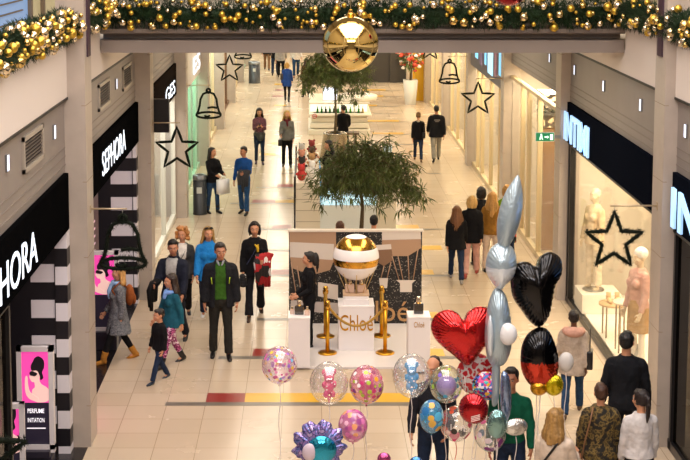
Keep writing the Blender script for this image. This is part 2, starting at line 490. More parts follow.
# near left: dark glazing, then the open striped entrance
front('left', -1, 8, 14.3, ZS, blk, (12.0, 14.26), glass_mat((.35, .33, .33), .12), 4)
front('right', -1, 6, PY(0), ZS, blk, (9, 12.2, 15, 17.75), glass_mat((.10, .10, .11), .06), 5)
front('right', 0, PY(0) + PD, PY(1), ZS, blk, (PY(0) + PD + .04, PY(1) - .22, PY(1) - .05), clear, 6, .10)
front('right', 1, PY(1) + PD, PY(2), 3.35, beige, (28.6, 30.0, 30.9), clear, 7)
front('right', 2, PY(2) + PD, PY(3), ZS, beige, (34.5, 36.2, 38, 39), clear, 8)
for k in range(3, 8):
    front('right', k, PY(k) + PD, PY(k + 1), 3.3, beige, (PY(k) + 2.2, PY(k) + 4.4, PY(k) + 6.2), clear, 9 + k)
front('left', 1, PY(1) + 2.6, PY(2), ZS, white_m, (PY(1) + 2.7, PY(1) + 5, PY(2) - .1), clear, 20)
for k in range(2, 8):
    front('left', k, PY(k) + PD, PY(k + 1), 3.5, [mat('a9c4ae', .4), beige, mat('6a4a33', .5), beige][(k - 2) % 4], (PY(k) + 2.2, PY(k) + 4.4, PY(k) + 6.2), glass_mat((.86, .97, .90), .08) if k == 2 else clear, 20 + k)
# pale blinds / panels inside the shops of the left side
for k in range(1, 8):
    b = BM()
    for i in range(5): box(b, (XL - .75, PY(k) + 1.0 + i * 1.3, 0.1), (XL - .70, PY(k) + 1.9 + i * 1.3, 3.4))
    struct('wall_left', b, [mat('dfe0da', .6), mat('c9dccb', .6), mat('d9cdb8', .6)][min(k - 1, 2)])
# warm panels inside the shops of the right side
for k in range(1, 8):
    b = BM()
    for i in range(3): box(b, (XR + .9, PY(k) + .8 + i * 2.2, 0.05), (XR + 1.0, PY(k) + 2.6 + i * 2.2, 3.5))
    struct('wall_right', b, mat('f2e8d2', .6))
# dark floors inside the striped shop
b = BM(); box(b, (-6.6, 8, .001), (-2.86, PY(0) - .02, .006)); struct('floor', b, mat('1b1719', .25))
b = BM(); box(b, (-6.6, PY(0) + PD + .01, .001), (-3.06, PY(1) - .02, .006)); struct('floor', b, mat('1b1719', .25))
# striped end walls: black with white blocks
def striped(y, x0, x1, hb, z0, wide):
    b = BM()
    box(b, (x0, y, 0), (x1, y + .12, 2.95), 0)
    z = z0 % (2 * hb)
    while z < 2.9:
        box(b, (x0 + wide[0], y - .012, z), (x0 + wide[1], y, min(2.95, z + hb)), 1)
        z += 2 * hb
    struct('wall_left', b, [mat('17141a', .4), mat('d9d4da', .5)])
def stripe_post(y, x0, x1, hb, zb):
    b = BM(); z = zb % (2 * hb) - 2 * hb; i = 1
    while z < 2.92:
        if z + hb > 0: box(b, (x0, y, max(0, z)), (x1, y + .22, min(2.92, z + hb)), i % 2)
        z += hb; i += 1
    struct('pillar', b, [mat('17141a', .4), mat('dcd7dd', .5)])
stripe_post(17.6, -3.20, -3.045, .235, on_y(64, 285, 17.6).z)
striped(17.65, -4.6, -3.20, .232, on_y(42, 282, 17.65).z, (1.08, 1.38))
stripe_post(24.95, -3.12, -3.055, .235, on_y(139, 210, 24.95).z)
striped(25.0, -5.2, -3.12, .235, on_y(125, 210, 25.0).z, (1.68, 2.06))
# window stage inside the right shop
b = BM(); box(b, (XR + .1, PY(0) + PD, 0), (XR + 1.9, PY(1) - .05, .10)); struct('floor', b, mat('e9e2d6', .35))
b = BM(); box(b, (XR + 1.9, PY(0) + PD + .6, 0), (XR + 2.0, PY(1) - .25, 3.4)); struct('wall_right', b, mat('e6d9c4', .7))
# ================================================================== SIGNS AND FITTINGS
def sign(name, label, side, y0, y1, panel_m, s, letter_m, ty0, ty1, zc, h, bold=.02, z0=ZS, z1=ZB, depth=.04, depth_panel=.10):
    x, sg = (XL, -1) if side == 'left' else (XR, 1)
    t = thing(name, label, 'sign', (x, y0, z0), 0, 'signs over the shop fronts')
    b = BM(); box(b, (-sg * .02, 0, 0), (sg * depth_panel, y1 - y0, z1 - z0)); pn = obj('panel', b, panel_m, t)
    if s:
        tl = text('lettering', s, letter_m, pn, (0, 0, 0), LEFT if sg < 0 else RIGHT, h, ty1 - ty0, depth, bold)
        tl.location = (-sg * (.02 + .02), (ty0 - y0) if sg < 0 else (ty1 - y0), zc - z0 - h / 2)
        if 'glow' in panel_m.name: pass
    return t
gloss_black = mat('0b0b0c', .5, spec=.0)
neonW = mat('e6f1ff', .4, emit=1.1)
sign('shop_sign', 'glossy black sign with lit white letters at the near left edge, ending in HORA', 'left', 8, PY(0) - .12, gloss_black, 'SEPHORA', neonW, on_x(3, 250, XL).y - 1.42, on_x(33.5, 250, XL).y, 3.22, .38, .0, depth=.006)
sign('shop_sign', 'glossy black sign with lit white letters SEPHORA between the first two left pillars', 'left', PY(0) + PD + .02, PY(1) - .05, gloss_black, 'SEPHORA', neonW, on_x(99.5, 170, XL).y, on_x(126.5, 170, XL).y - .4, 3.27, .36, .0, depth=.006)
tsig = sign('shop_sign', 'dark brown shop sign with small white letters beyond the second left pillar', 'left', PY(1) + PD + .02, PY(2) - .05, mat('1f1a17', .5, spec=.0), 'GES', neonW, 29.8, 31.9, 3.18, .30, .0, depth=.01)
sign('shop_sign', 'pale fascia with glowing white letters above the green-tinted window', 'left', PY(2) + PD + .02, PY(3) - .05, mat('cfc8bd', .4), 'ES', neonW, 37.2, 39.4, 3.10, .45, .0, z0=2.7, z1=3.62, depth=.01)
blueW = mat('a4cdf6', .4, emit=1.0)
for (y0, y1, ty0, ty1, lb) in ((PY(0) + PD + .02, PY(1) - .05, on_x(592, 130, XR).y, on_x(566.5, 120, XR).y - .1, 'dark navy sign with thick icy blue lit letters above the mannequin window'),
                               (6.0, PY(0) - .05, 13.9, 17.66, 'dark sign with thick icy blue lit letters cut by the right photo edge')):
    t = sign('shop_sign', lb, 'right', y0, y1, mat('0f121a', .5, spec=.0), 'INTIMI', blueW, ty0, ty1, 3.22, .50, .012, depth=.03)
# screen sign on the right, further on
t = thing('screen_sign', 'dark blue picture screen over the third right shop front', 'sign', (XR - .02, PY(2) + PD, ZS), 0, 'signs over the shop fronts')
b = BM(); box(b, (-.05, .05, 0), (.05, PER - PD - .1, 1.5)); obj('panel', b, mat('1c2340', .3), t)
for y, w, z, h, c in ((.3, .5, .3, 1.0, '6fc0f0'), (1.2, .4, .2, 1.1, '8a5a70'), (1.9, 1.0, .15, 1.2, '9fd6f6'), (3.2, .35, .3, 1.1, '6fc0f0'), (4.0, .6, .2, 1.1, '5a4a70'), (5.0, .6, .3, 1.1, '6fc0f0')):
    b = BM(); box(b, (-.056, y, z), (-.05, y + w, z + h)); obj('picture', b, mat(c, .4, emit=1.0 if c[0] != '8' and c[0] != '5' else .3), t)
# projecting black sign box on the left
b = BM(); box(b, (-.28, -.06, 0), (.28, .06, .62), bevel=.015)
o = obj('blade_sign', b, blk); o.location = (XL + .22, PY(1) + PD + .15, 2.98); tag(o, 'black box sign projecting beside the second left pillar', 'sign')
b = BM(); box(b, (-.06, -.02, .62), (-.02, .02, .66)); obj('bracket', b, steel, o)
# exit sign
p = on_y(545, 137, PY(1) - .06)
t = thing('exit_sign', 'green emergency exit sign on the second right pillar', 'sign', p)
b = BM(); box(b, (-.17, 0, -.08), (.17, .05, .08)); obj('housing', b, mat('e8eee6', .4), t)
b = BM(); box(b, (-.16, -.006, -.072), (.16, 0, .072)); obj('face', b, mat('14784a', .4, emit=.6), t)
b = BM()
lathe(b, [(0, -.016), (.016, -.01), (.016, .01), (0, .016)], 8, (-.07, -.012, .045))
prism(b, [(-.10, -.05), (-.085, -.05), (-.065, -.01), (-.05, -.05), (-.035, -.05), (-.05, .005), (-.045, .025), (-.075, .03), (-.095, 0)], -.012, -.006)
prism(b, [(-.01, -.012), (.04, -.012), (.04, -.03), (.07, 0), (.04, .03), (.04, .012), (-.01, .012)], -.012, -.006)
box(b, (.09, -.012, -.05), (.14, -.006, .05))
obj('pictogram', b, mat('eafff2', .4, emit=1.0), t)
b = BM(); box(b, (.17, .01, -.03), (4.53 - p.x, .04, .03)); obj('bracket', b, steel, t)
# small wall lamps and vents on the bulkheads
for i, (px, py, x) in enumerate(((7, 163, XL), (54, 132, XL), (89.5, 103, XL), (116, 84, XL), (137, 69, XL), (686, 131, XR), (641, 105, XR), (604, 86, XR), (575, 70, XR), (550, 58, XR))):
    s = -1 if x < 0 else 1
    p = on_x(px, py, x + s * .03)
    t = thing('wall_lamp', '', 'lamp', p, 0, 'small wall lamps on the grey bands')
    t['label'] = 'small white wall lamp, %s of the five along the %s grey band' % (['first', 'second', 'third', 'fourth', 'farthest'][i % 5], 'left' if s < 0 else 'right')
    b = BM(); box(b, (-s * .012, -.05, -.09), (s * .02, .05, .09), bevel=.004); obj('frame', b, mat('6f6c6a', .4), t)
    b = BM(); box(b, (-s * .016, -.04, -.08), (-s * .010, .04, .08)); obj('diffuser', b, mat('dfe8ff', .4, emit=1.2), t)
for i, (px, py, w, h) in enumerate(((33, 148, 1.15, .40), (104, 94, 1.15, .40), (127, 76, 1.15, .40))):
    p = on_x(px, py, XL - .03)
    t = thing('air_vent', ['rectangular air vent on the near left grey band', 'air vent with pale frame just past the first left pillar', 'air vent nearest the second left pillar'][i], 'vent', p, 0, 'air vents on the left grey band')
    b = BM(); box(b, (-.02, -w / 2, -h / 2), (.02, w / 2, -h / 2 + .05)); box(b, (-.02, -w / 2, h / 2 - .05), (.02, w / 2, h / 2))
    box(b, (-.02, -w / 2, -h / 2), (.02, -w / 2 + .05, h / 2)); box(b, (-.02, w / 2 - .05, -h / 2), (.02, w / 2, h / 2)); obj('frame', b, mat('a2988c', .4), t)
    b = BM(); box(b, (-.015, -w / 2 + .05, -h / 2 + .05), (-.008, w / 2 - .05, h / 2 - .05), 1)
    for j in range(7): box(b, (-.008, -w / 2 + .05, -h / 2 + .065 + j * .04), (.008, w / 2 - .05, -h / 2 + .075 + j * .04))
    obj('grille', b, [mat('5b5048', .5), mat('2a2420', .8)], t)

# ---------------------------------------------------------------- light box posters
mag = mat('e2459f', .5, emit=.75)
def lightbox(x, y, w, h, rz, lb, full=True):
    t = thing('poster_lightbox', lb, 'poster', (x, y, 0.006), rz, 'lit perfume posters in the striped shop')
    b = BM(); box(b, (-w / 2 + .03, -.10, 0), (w / 2 - .03, .16, .22), bevel=.01); box(b, (-w / 2 + .05, -.13, .22), (w / 2 - .05, -.02, .30)); obj('base', b, [mat('2b2733', .4)], t)
    b = BM(); f = .06
    box(b, (-w / 2, -.05, .26), (-w / 2 + f, .05, h)); box(b, (w / 2 - f, -.05, .26), (w / 2, .05, h)); box(b, (-w / 2, -.05, h - f), (w / 2, .05, h)); box(b, (-w / 2, -.05, .30), (w / 2, .05, .30 + f))
    box(b, (-w / 2 + f, .02, .3), (w / 2 - f, .05, h))
    obj('frame', b, mat('d8d2d4', .35), t)
    W, B, Tp = w / 2 - f, .30 + f, h - f
    b = BM(); box(b, (-W, -.03, B + (Tp - B) * .45), (W, 0.02, Tp)); pp = obj('poster_picture', b, mag, t)
    b = BM(); box(b, (-W, -.03, B), (W, .02, B + (Tp - B) * .45)); pf = obj('poster_text_field', b, mat('2a2438', .5, emit=.12), t)
    # printed woman in profile with dark hair and mask
    zc = B + (Tp - B) * .72; q = w / .62
    skin = mat('e8bdb4', .5, emit=.6); hair = mat('1d1420', .5)
    def sm(pts, y): bb = BM(); prism(bb, smooth_outline([(x * q, zc + z) for x, z in pts], 4), y - .004, y); return bb
    obj('printed_figure', sm([(-.06, .10), (-.085, .045), (-.10, .01), (-.08, -.03), (-.05, -.055), (-.02, -.06), (-.01, -.12), (-.06, -.17), (-.02, -.30), (.20, -.30), (.245, -.20), (.20, -.13), (.10, -.08), (.07, -.02), (.09, .08), (.02, .15)], -.03), skin, t)
    obj('printed_arm', sm([(-.17, .0), (-.13, .01), (-.12, -.10), (-.08, -.19), (.04, -.25), (.03, -.30), (-.10, -.27), (-.17, -.18)], -.034), skin, t)
    obj('printed_hair', sm([(-.055, .09), (-.07, .15), (-.03, .21), (.0, .25), (.07, .27), (.15, .22), (.155, .13), (.12, .07), (.14, .0), (.09, -.03), (.075, .03), (.03, .09)], -.034), hair, t)
    obj('printed_mask', sm([(-.095, .06), (-.06, .085), (.0, .07), (.04, .05), (.0, .02), (-.05, .025), (-.08, .03)], -.036), hair, t)
    for o in list(t.children):
        if o.name.startswith('printed'): o.parent = pp
    if full:
        wm = mat('f2eef4', .5, emit=.8)
        text('lettering', 'PERFUME', wm, pf, (-W * .62, -.032, B + (Tp - B) * .34), FRONT, .055, W * 1.24, .004, .01)
        text('lettering', 'INITIATION', wm, pf, (-W * .62, -.032, B + (Tp - B) * .24), FRONT, .055, W * 1.24, .004, .0)
        b = BM(); box(b, (-W * .7, -.034, B + (Tp - B) * .17), (W * .7, -.03, B + (Tp - B) * .18)); obj('printed_rule', b, wm, pf)
p = on_z(36, 452); lightbox(-3.355, 17.0, .45, 1.60, 0, 'lit magenta poster reading PERFUME INITIATION in the near striped shop')
p = on_z(20, 470); lightbox(-3.49, 16.0, .38, 1.22, R(6), 'lit magenta poster cut off at lower left, nearest the dark glass', False)
p = on_z(98, 362); lightbox(-3.30, 22.2, .55, 1.60, 0, 'lit magenta poster behind the grey-coated blonde woman', False)
b = BM(); box(b, (-3.2, 18.6, 0), (-3.13, 18.9, 2.9)); o = obj('light_column', b, mat('ff7cc4', .5, emit=1.0)); tag(o, 'tall thin pink light strip beside the first left pillar', 'light')
t = thing('display_board', 'dark plum board with slanted white writing inside the second striped entrance', 'board', (-3.45, 21.2, .006))
b = BM(); box(b, (-.03, 0, 0), (.03, 1.6, 2.6)); obj('panel', b, mat('4a2038', .4), t)
b = BM()
for i in range(5): box(b, (.03, .2 + i * .06, 1.55 + i * .12), (.035, 1.2, 1.58 + i * .12))
obj('print', b, mat('d8b8cc', .5, emit=.4), t)
# ================================================================== PERFUME DISPLAY
gold = mat('c9962f', .28, metal=1)
goldM = mat('d8a648', .18, metal=1)
wht = mat('e6e0e0', .45)
PB = on_z(355, 325.4).y                      # back panel
PF = on_z(355, 369).y                        # front edge of the platform
x0, x1 = on_y(289, 300, PB).x, on_y(421.5, 300, PB).x
zt = on_y(355, 230, PB).z
b = BM(); box(b, (on_y(288, 369, PF).x, PF, 0), (on_y(431, 369, PF).x, PB + .5, .035), bevel=.006)
tag(obj('display_platform', b, mat('dcd6d4', .18)), 'low glossy white platform under the perfume display', 'platform')
t = thing('backdrop_wall', 'dark printed backdrop with hot-air balloons behind the gold and white sphere', 'backdrop', ((x0 + x1) / 2, PB, .035))
W = (x1 - x0) / 2; Z = zt - .035
b = BM(); box(b, (-W, 0, 0), (W, .10, Z - .03)); obj('panel', b, patch_mat(['120f10', '120f10', '1d1917', '8d867c'], 75, .6, voronoi=True, stops=[0, .5, .8, .93]), t); bpn = t.children[0]
b = BM(); box(b, (-W - .02, -.02, Z - .03), (W + .02, .12, Z)); obj('top_ledge', b, mat('d6cabb', .5), t)
def px2(px, py): q = on_y(px, py, PB); return (q.x - t.location.x, q.z - .035)
cb, cb2, cwh = mat('a8866a', .6), mat('7d5d45', .6), mat('cfc3b8', .6)
def pr(name, pts, m, y): bb = BM(); prism(bb, [px2(*q) for q in pts], y - .002, y); return obj(name, bb, m, bpn)
pr('printed_sky', [(289.5, 231), (336, 231), (336, 252), (289.5, 250)], cb, -.001)
pr('printed_balloon', [(290, 242), (334, 244), (333, 260), (300, 262), (290, 258)], cwh, -.004)
pr('printed_balloon', [(290, 257), (334, 260), (330, 270), (312, 275), (292, 268)], cb, -.007)
pr('printed_balloon', [(382, 231), (420.5, 231), (421, 248), (408, 256), (392, 256), (382, 247)], cb, -.004)
pr('printed_balloon', [(382, 232), (420.5, 232), (421, 239), (382, 240)], cwh, -.007)
pr('printed_balloon', [(376, 245), (391, 244), (393, 260), (384, 266), (377, 262)], cb2, -.006)
pr('printed_balloon', [(376, 245), (391, 244), (391.5, 249), (376, 250)], cwh, -.009)
pr('printed_basket', [(396, 280), (416, 280), (412, 283), (412, 292), (400, 292), (400, 283)], cwh, -.006)
pr('printed_basket', [(379, 278), (388, 278), (387, 288), (380, 288)], cwh, -.006)
pr('printed_basket', [(318, 282), (338, 285), (338, 300), (318, 296)], cwh, -.006)
pr('printed_carpet', [(291, 300), (340, 303), (340, 314), (290, 310)], mat('b9aea8', .6), -.005)
bb = BM()
for a, c in (((392, 256), (399, 280)), ((398, 256), (403, 280)), ((408, 256), (409, 280)), ((418, 249), (413, 280)), ((384, 266), (381, 278)), ((391, 262), (387, 278)), ((291, 262), (297, 300)), ((297, 266), (303, 303)), ((308, 274), (317, 284))):
    A, C = px2(*a), px2(*c); tube(bb, [(A[0], -.006, A[1]), (C[0], -.006, C[1])], .009, 4)
obj('printed_ropes', bb, cb, bpn)
A, C = px2(340, 322), px2(409, 322)
text('lettering', 'Chloé', mat('b08658', .5), bpn, (A[0], -.008, A[1] + .02), FRONT, .36, C[0] - A[0], .008, .0)
# pedestals
def pedestal(pxl, pxr, pyt, pyb, depth, lb):
    Y = on_z((pxl + pxr) / 2, pyb, .035).y
    a, c = on_y(pxl, pyb, Y), on_y(pxr, pyb, Y); h = on_y(pxl, pyt, Y).z - .035
    t = thing('pedestal', lb, 'pedestal', ((a.x + c.x) / 2, Y + depth / 2, .035), 0, 'white pedestals of the perfume display')
    w = (c.x - a.x) / 2
    b = BM(); box(b, (-w, -depth / 2, 0), (w, depth / 2, h - .02), bevel=.004); obj('body', b, wht, t)
    b = BM(); box(b, (-w - .004, -depth / 2 - .004, h - .018), (w + .004, depth / 2 + .004, h), bevel=.003); obj('top', b, mat('f0ebea', .3), t)
    return t, w, depth, h
tl, wl, dl, hl = pedestal(288.5, 310, 318, 368, .42, 'white square pedestal at the left front of the perfume display')
tr, wr, dr, hr = pedestal(408, 430, 317, 372, .36, 'white pedestal with small gold lettering at the right front')
text('lettering', 'Chloé', gold, tr, (-wr * .5, -dr / 2 - .001, hr - .16), FRONT, .085, wr * .95, .004)
tc_, wc, dc, hc = pedestal(338.5, 374, 306, 350.5, .5, 'wide white pedestal with large gold lettering under the gold and white sphere')
text('lettering', 'Chloé', gold, tc_, (-wc * .93, -dc / 2 - .001, hc - .40), FRONT, .26, wc * 1.86, .006, .0)
b = BM(); box(b, (-wc * .72, -.2, hc), (wc * .72, .2, hc + .09), bevel=.004); box(b, (-wc * .66, -.18, hc + .09), (wc * .66, .18, hc + .13), bevel=.004); obj('stepped_plinth', b, wht, tc_)
base = tc_.location + Vector((0, 0, hc + .13))
# gold and white balloon sphere with ropes
cs = on_y(356, 257, tc_.location.y); rs = 23.3 / FPX * tc_.location.y * 1.01
t = thing('balloon_model', 'gold and white striped display sphere with a roped basket on the wide pedestal', 'display sphere', base)
c = cs - base
b = BM(); n = 40
prof = [(rs * sin(pi * i / n), c.z - rs * cos(pi * i / n)) for i in range(n + 1)]
lathe(b, prof, 48, (0, 0, 0))
for f in b.faces:
    q = (f.calc_center_median().z - c.z) / rs
    f.material_index = 1 if (-.33 < q < .035 or .44 < q < .875) else 0
obj('sphere', b, [mat('f2ecea', .25), goldM], t)
b = BM()
for k in range(8):
    a = 2 * pi * k / 8
    tube(b, [(cos(a) * rs * .80, sin(a) * rs * .80, c.z - rs * .60), (cos(a) * .15, sin(a) * .13, .03)], .006, 5)
obj('ropes', b, mat('b99a5c', .5), t)
b = BM(); box(b, (-.21, -.16, 0), (.21, .16, .035), bevel=.01); obj('basket', b, mat('c8a888', .5), t)
def bottle(loc, w, h, lb, rz=0, g='perfume bottles on the display', m=None):
    t = thing('perfume_bottle', lb, 'perfume bottle', loc, rz, g)
    b = BM(); box(b, (-w, -w * .55, 0), (w, w * .55, h * .62), bevel=w * .25); obj('flask', b, m or mat('d8b8a4', .08, coat=1), t)
    b = BM(); lathe(b, [(w * .5, h * .6), (w * .5, h * .66)], 12); obj('collar', b, mat('e8c070', .2, metal=1), t)
    b = BM(); lathe(b, [(w * .42, h * .66), (w * .46, h * .7), (w * .46, h * .96), (w * .36, h)], 12); obj('cap', b, mat('c9b9a0', .2, metal=.8), t)
    return t
bottle(base + Vector((-.10, -.03, .036)), .075, .22, 'pink perfume bottle at the left of the basket under the sphere')
bottle(base + Vector((.085, -.01, .036)), .075, .20, 'pink perfume bottle at the right of the basket under the sphere', R(20))
bk = mat('2b2420', .15, coat=1)
zz = .035 + hl
bottle(tl.location + Vector((.0, .0, hl)), .07, .22, 'dark perfume bottle in the middle of the left pedestal', 0, m=bk)
bottle(tl.location + Vector((.12, -.05, hl)), .04, .14, 'small clear perfume bottle at the right edge of the left pedestal')
bottle(tl.location + Vector((-.11, .03, hl)), .035, .12, 'small perfume bottle at the left edge of the left pedestal')
bottle(tr.location + Vector((.0, .02, hr)), .075, .26, 'dark perfume bottle with pale cap on the right pedestal', 0, m=bk)
# stanchions and ropes
def post(px, py, h, lb):
    p = on_z(px, py, .035)
    t = thing('stanchion', lb, 'barrier post', p, 0, 'gold barrier posts of the perfume display')
    b = BM(); lathe(b, [(.15, 0), (.15, .015), (.11, .028), (.03, .04)], 28); obj('base', b, gold, t)
    b = BM(); lathe(b, [(.032, .03), (.032, h - .08)], 16); obj('pole', b, gold, t)
    b = BM(); lathe(b, [(.045, h - .10), (.05, h - .05), (.035, h - .03), (.045, h - .005), (.03, h + .025), (0, h + .035)], 16); obj('cap', b, goldM, t)
    return p
f1 = post(327.5, 353, .82, 'front left gold barrier post'); f2 = post(385, 353, .82, 'front right gold barrier post')
b1 = post(325.5, 336.5, .82, 'rear left gold barrier post'); b2 = post(381.5, 336, .82, 'rear right gold barrier post')
def rope(a, c, sag, lb):
    b = BM(); pts = []
    for i in range(17):
        u = i / 16; q = a.lerp(c, u); pts.append((q.x, q.y, q.z + .77 - sag * 4 * u * (1 - u)))
    d = (c - a).normalized() * .05
    tube(b, pts, .021, 8)
    o = obj('barrier_rope', b, mat('a87f2c', .5, bump=.4, bscale=120), smooth=True); tag(o, lb, 'rope', 'gold barrier ropes')
rope(f1, f2, .33, 'gold rope sagging between the two front barrier posts')
rope(f1, b1, .10, 'short gold rope between the two left barrier posts'); rope(f2, b2, .10, 'short gold rope between the two right barrier posts')

# ================================================================== TREES, KIOSKS
leafm = mat('5d6a34', .5, var=.4, vscale=6)
def leaf(b, p, d, L, w, mi=0):
    d = Vector(d).normalized(); s = d.cross(Vector((random.uniform(-.4, .4), random.uniform(-.4, .4), 1)))
    if s.length < 1e-3: s = Vector((1, 0, 0))
    s.normalize(); n = s.cross(d)
    q = [p, p + d * L * .35 + s * w + n * w * .3, p + d * L + n * (-L * .12), p + d * L * .35 - s * w + n * w * .3]
    v = [b.verts.new(x) for x in q]
    for tri in ((0, 1, 2), (0, 2, 3)): b.faces.new([v[i] for i in tri]).material_index = mi
def weeping_tree(loc, lb, zlo, zhi, rad, pot_h, nb, seed, pr=(.42, .34), asym=(0, 0)):
    random.seed(seed)
    t = thing('potted_tree', lb, 'tree', loc)
    b = BM(); lathe(b, [(pr[0], 0), (pr[1], pot_h - .03), (pr[1] + .01, pot_h), (pr[1] - .05, pot_h), (pr[1] - .05, pot_h - .06), (0, pot_h - .06)], 36, cap=False); obj('pot', b, mat('b3a896', .25, metal=.9), t, True)
    b = BM(); lathe(b, [(pr[1] - .06, pot_h - .055), (0, pot_h - .05)], 20, cap=False); obj('soil', b, mat('3a2c20', .9), t)
    b = BM(); f = BM()
    hub = zlo + (zhi - zlo) * .35
    tube(b, [(0, 0, pot_h - .1), (.03, 0, pot_h + .5), (-.02, .02, hub)], [.045, .035, .03], 8)
    for i in range(nb):
        a = 2 * pi * (i * .618 % 1) ; u = (i + .5) / nb
        rr_ = rad * (.45 + .6 * random.random()); top = zlo + (zhi - zlo) * (.5 + .5 * random.random())
        tip = Vector((cos(a) * rr_ + asym[0] * rr_, sin(a) * rr_ * .9, top - (zhi - zlo) * (.25 + .35 * random.random()) * (rr_ / rad)))
        s0 = Vector((0, 0, hub - .25 + .45 * random.random())); mid = s0.lerp(tip, .5) + Vector((0, 0, .30 + .3 * (top - zlo) / (zhi - zlo)))
        pts = []
        for j in range(9):
            w = j / 8; pts.append(s0 * (1 - w) ** 2 + mid * 2 * w * (1 - w) + tip * w * w)
        tube(b, pts, [.014 * (1 - j / 10) for j in range(9)], 5)
        for j in range(2, 9):
            for _ in range(4):
                o_ = Vector((random.gauss(0, 1), random.gauss(0, 1), random.gauss(-.2, .7))).normalized() * random.uniform(.06, .28)
                q = pts[j] + o_
                tube(b, [pts[j], q], .004, 3, cap=False)
                for l in range(7):
                    w = random.random(); d = o_.normalized() * .5 + Vector((random.gauss(0, .6), random.gauss(0, .6), -.55 + random.gauss(0, .5)))
                    leaf(f, pts[j] + o_ * (w + .2), d, random.uniform(.13, .24), random.uniform(.010, .017))
    obj('trunk', b, mat('6b5a40', .8), t); obj('foliage', f, leafm, t)
    return t
Yt = 27.4; p = on_y(361, 226, Yt)
weeping_tree((p.x, Yt, 0), 'potted weeping tree right behind the perfume backdrop', on_y(360, 213, Yt).z, on_y(360, 131, Yt).z, 1.06, .78, 56, 3, asym=(.10, 0))
Yt = 41.0; p = on_y(335, 100, Yt)
weeping_tree((p.x, Yt, 0), 'farther potted tree in a brushed metal pot in front of the white kiosk', on_y(334, 97, Yt).z, on_y(334, 40, Yt).z, 1.0, .80, 60, 5, (.46, .34))

kw = mat('e4dccb', .4)
# near kiosk
K0, K1 = on_z(300, 233).y, on_z(300, 233).y + 4.6
t = thing('sales_kiosk', 'pale sales kiosk with horizontal seams and blue-lit display, behind the near tree', 'kiosk', (0, K0, 0))
xa, xb, xc = on_y(296, 226, K0).x, on_y(320, 226, K0).x, on_y(396, 226, K0).x
b = BM(); box(b, (xa, 0, 0), (xb, 4.4, 1.12)); 
for z in (.25, .5, .75, .98): box(b, (xa - .003, -.003, z), (xb + .003, 0, z + .012), 1)
obj('counter', b, [kw, mat('a89a86', .5)], t)
b = BM(); box(b, (xc - .42, .0, 0), (xc, 4.4, 1.12)); obj('counter', b, kw, t)
b = BM(); box(b, (xb, .05, 0), (xc - .42, .5, .62)); obj('front_shelf', b, mat('e8f0f2', .3), t)
b = BM(); box(b, (xb + .02, .06, .63), (xc - .44, .48, 1.02)); obj('lit_display', b, mat('bfe6f4', .3, emit=.8), t)
b = BM()
for i in range(4): box(b, (xb, 1.2 + i * .8, .2), (xb + .04, 1.8 + i * .8, 1.0)); box(b, (xc - .46, 1.2 + i * .8, .2), (xc - .42, 1.8 + i * .8, 1.0))
obj('blue_panel', b, mat('3f9fd0', .4, emit=.35), t)
b = BM(); box(b, (xc - .30, .02, .0), (xc - .10, .06, 1.95)); obj('banner', b, [mat('d4ecf2', .5, emit=.35)], t)
b = BM(); box(b, (xc - .20, .01, .25), (xc - .12, .02, 1.7)); obj('banner_print', b, mat('2a7ab0', .5), t)
b = BM(); box(b, (xa - .05, .1, 0), (xa - .01, .2, 1.25)); box(b, (xa - .05, 4.1, 0), (xa - .01, 4.3, 1.3)); box(b, (xa - .05, .1, 1.0), (xa - .02, 4.3, 1.1)); obj('side_rail', b, mat('2c2622', .5), t)
random.seed(11)
cols = ['c23a36', 'e6e0da', '3a332e', 'b98d5e', 'cf8e78', '5a4636', 'd8d2cc', '9a3a3a']
nm = ['crimson', 'ivory', 'black', 'tan', 'salmon', 'brown', 'pale grey', 'dark red']
for i in range(8):
    b = BM(); ball(b, (0, 0, .12), (.10, .09, .13)); ball(b, (0, -.02, .29), (.08, .08, .08)); ball(b, (-.06, -.01, .36), .03, 8, 6); ball(b, (.06, -.01, .36), .03, 8, 6); ball(b, (-.1, -.04, .15), (.03, .05, .03), 8, 6); ball(b, (.1, -.04, .15), (.03, .05, .03), 8, 6)
    o = obj('plush_toy', b, mat(cols[i], .9, bump=.5)); o.location = (xa + .12 + .24 * (i % 2), K0 + .35 + .52 * i, 1.121); o.rotation_euler = (0, 0, random.uniform(-.6, .6))
    tag(o, '%s plush toy standing on the left counter of the near kiosk' % nm[i], 'toy', 'plush toys on the kiosk counter')
# far kiosk: white stepped base, lit shelf with green and dark bottles, rounded counter
K2 = 46.0
xa, xb = on_y(309, 120, K2).x, on_y(369, 120, K2).x
t = thing('sales_kiosk', 'white stepped kiosk with lit shelves of green bottles behind the far tree', 'kiosk', ((xa + xb) / 2, K2, 0)); w = (xb - xa) / 2
b = BM()
for i, (z0, z1, e) in enumerate(((0, .18, .0), (.22, .38, .05), (.42, .56, .1))): box(b, (-w - .02 + e, e, z0), (w + .05 - e, 3 - e, z1), bevel=.02)
box(b, (-w + .15, .15, 0), (w - .15, 2.9, .7)); obj('base', b, kw, t)
b = BM(); box(b, (-w, 0, .62), (w + .08, 3, .70), bevel=.02); box(b, (-w + .02, .45, .7), (w - .02, 2.6, .98)); obj('shelf', b, mat('f2ecdc', .4), t)
b = BM(); box(b, (-w + .03, .43, .98), (w - .03, .45, 1.0)); box(b, (-w + .05, .43, .72), (w - .05, .449, .97)); obj('lit_back', b, mat('fff6dc', .5, emit=1.1), t)
b = BM(); box(b, (-w, .1, 1.0), (w + .03, 2.7, 1.06), bevel=.02); obj('top', b, kw, t)
b = BM(); lathe(b, [(.62, 1.06), (.66, 1.1), (.66, 1.22), (.60, 1.25), (0, 1.25)], 32, (w - .35, .8, 0)); obj('round_counter', b, mat('f0e8da', .35), t)
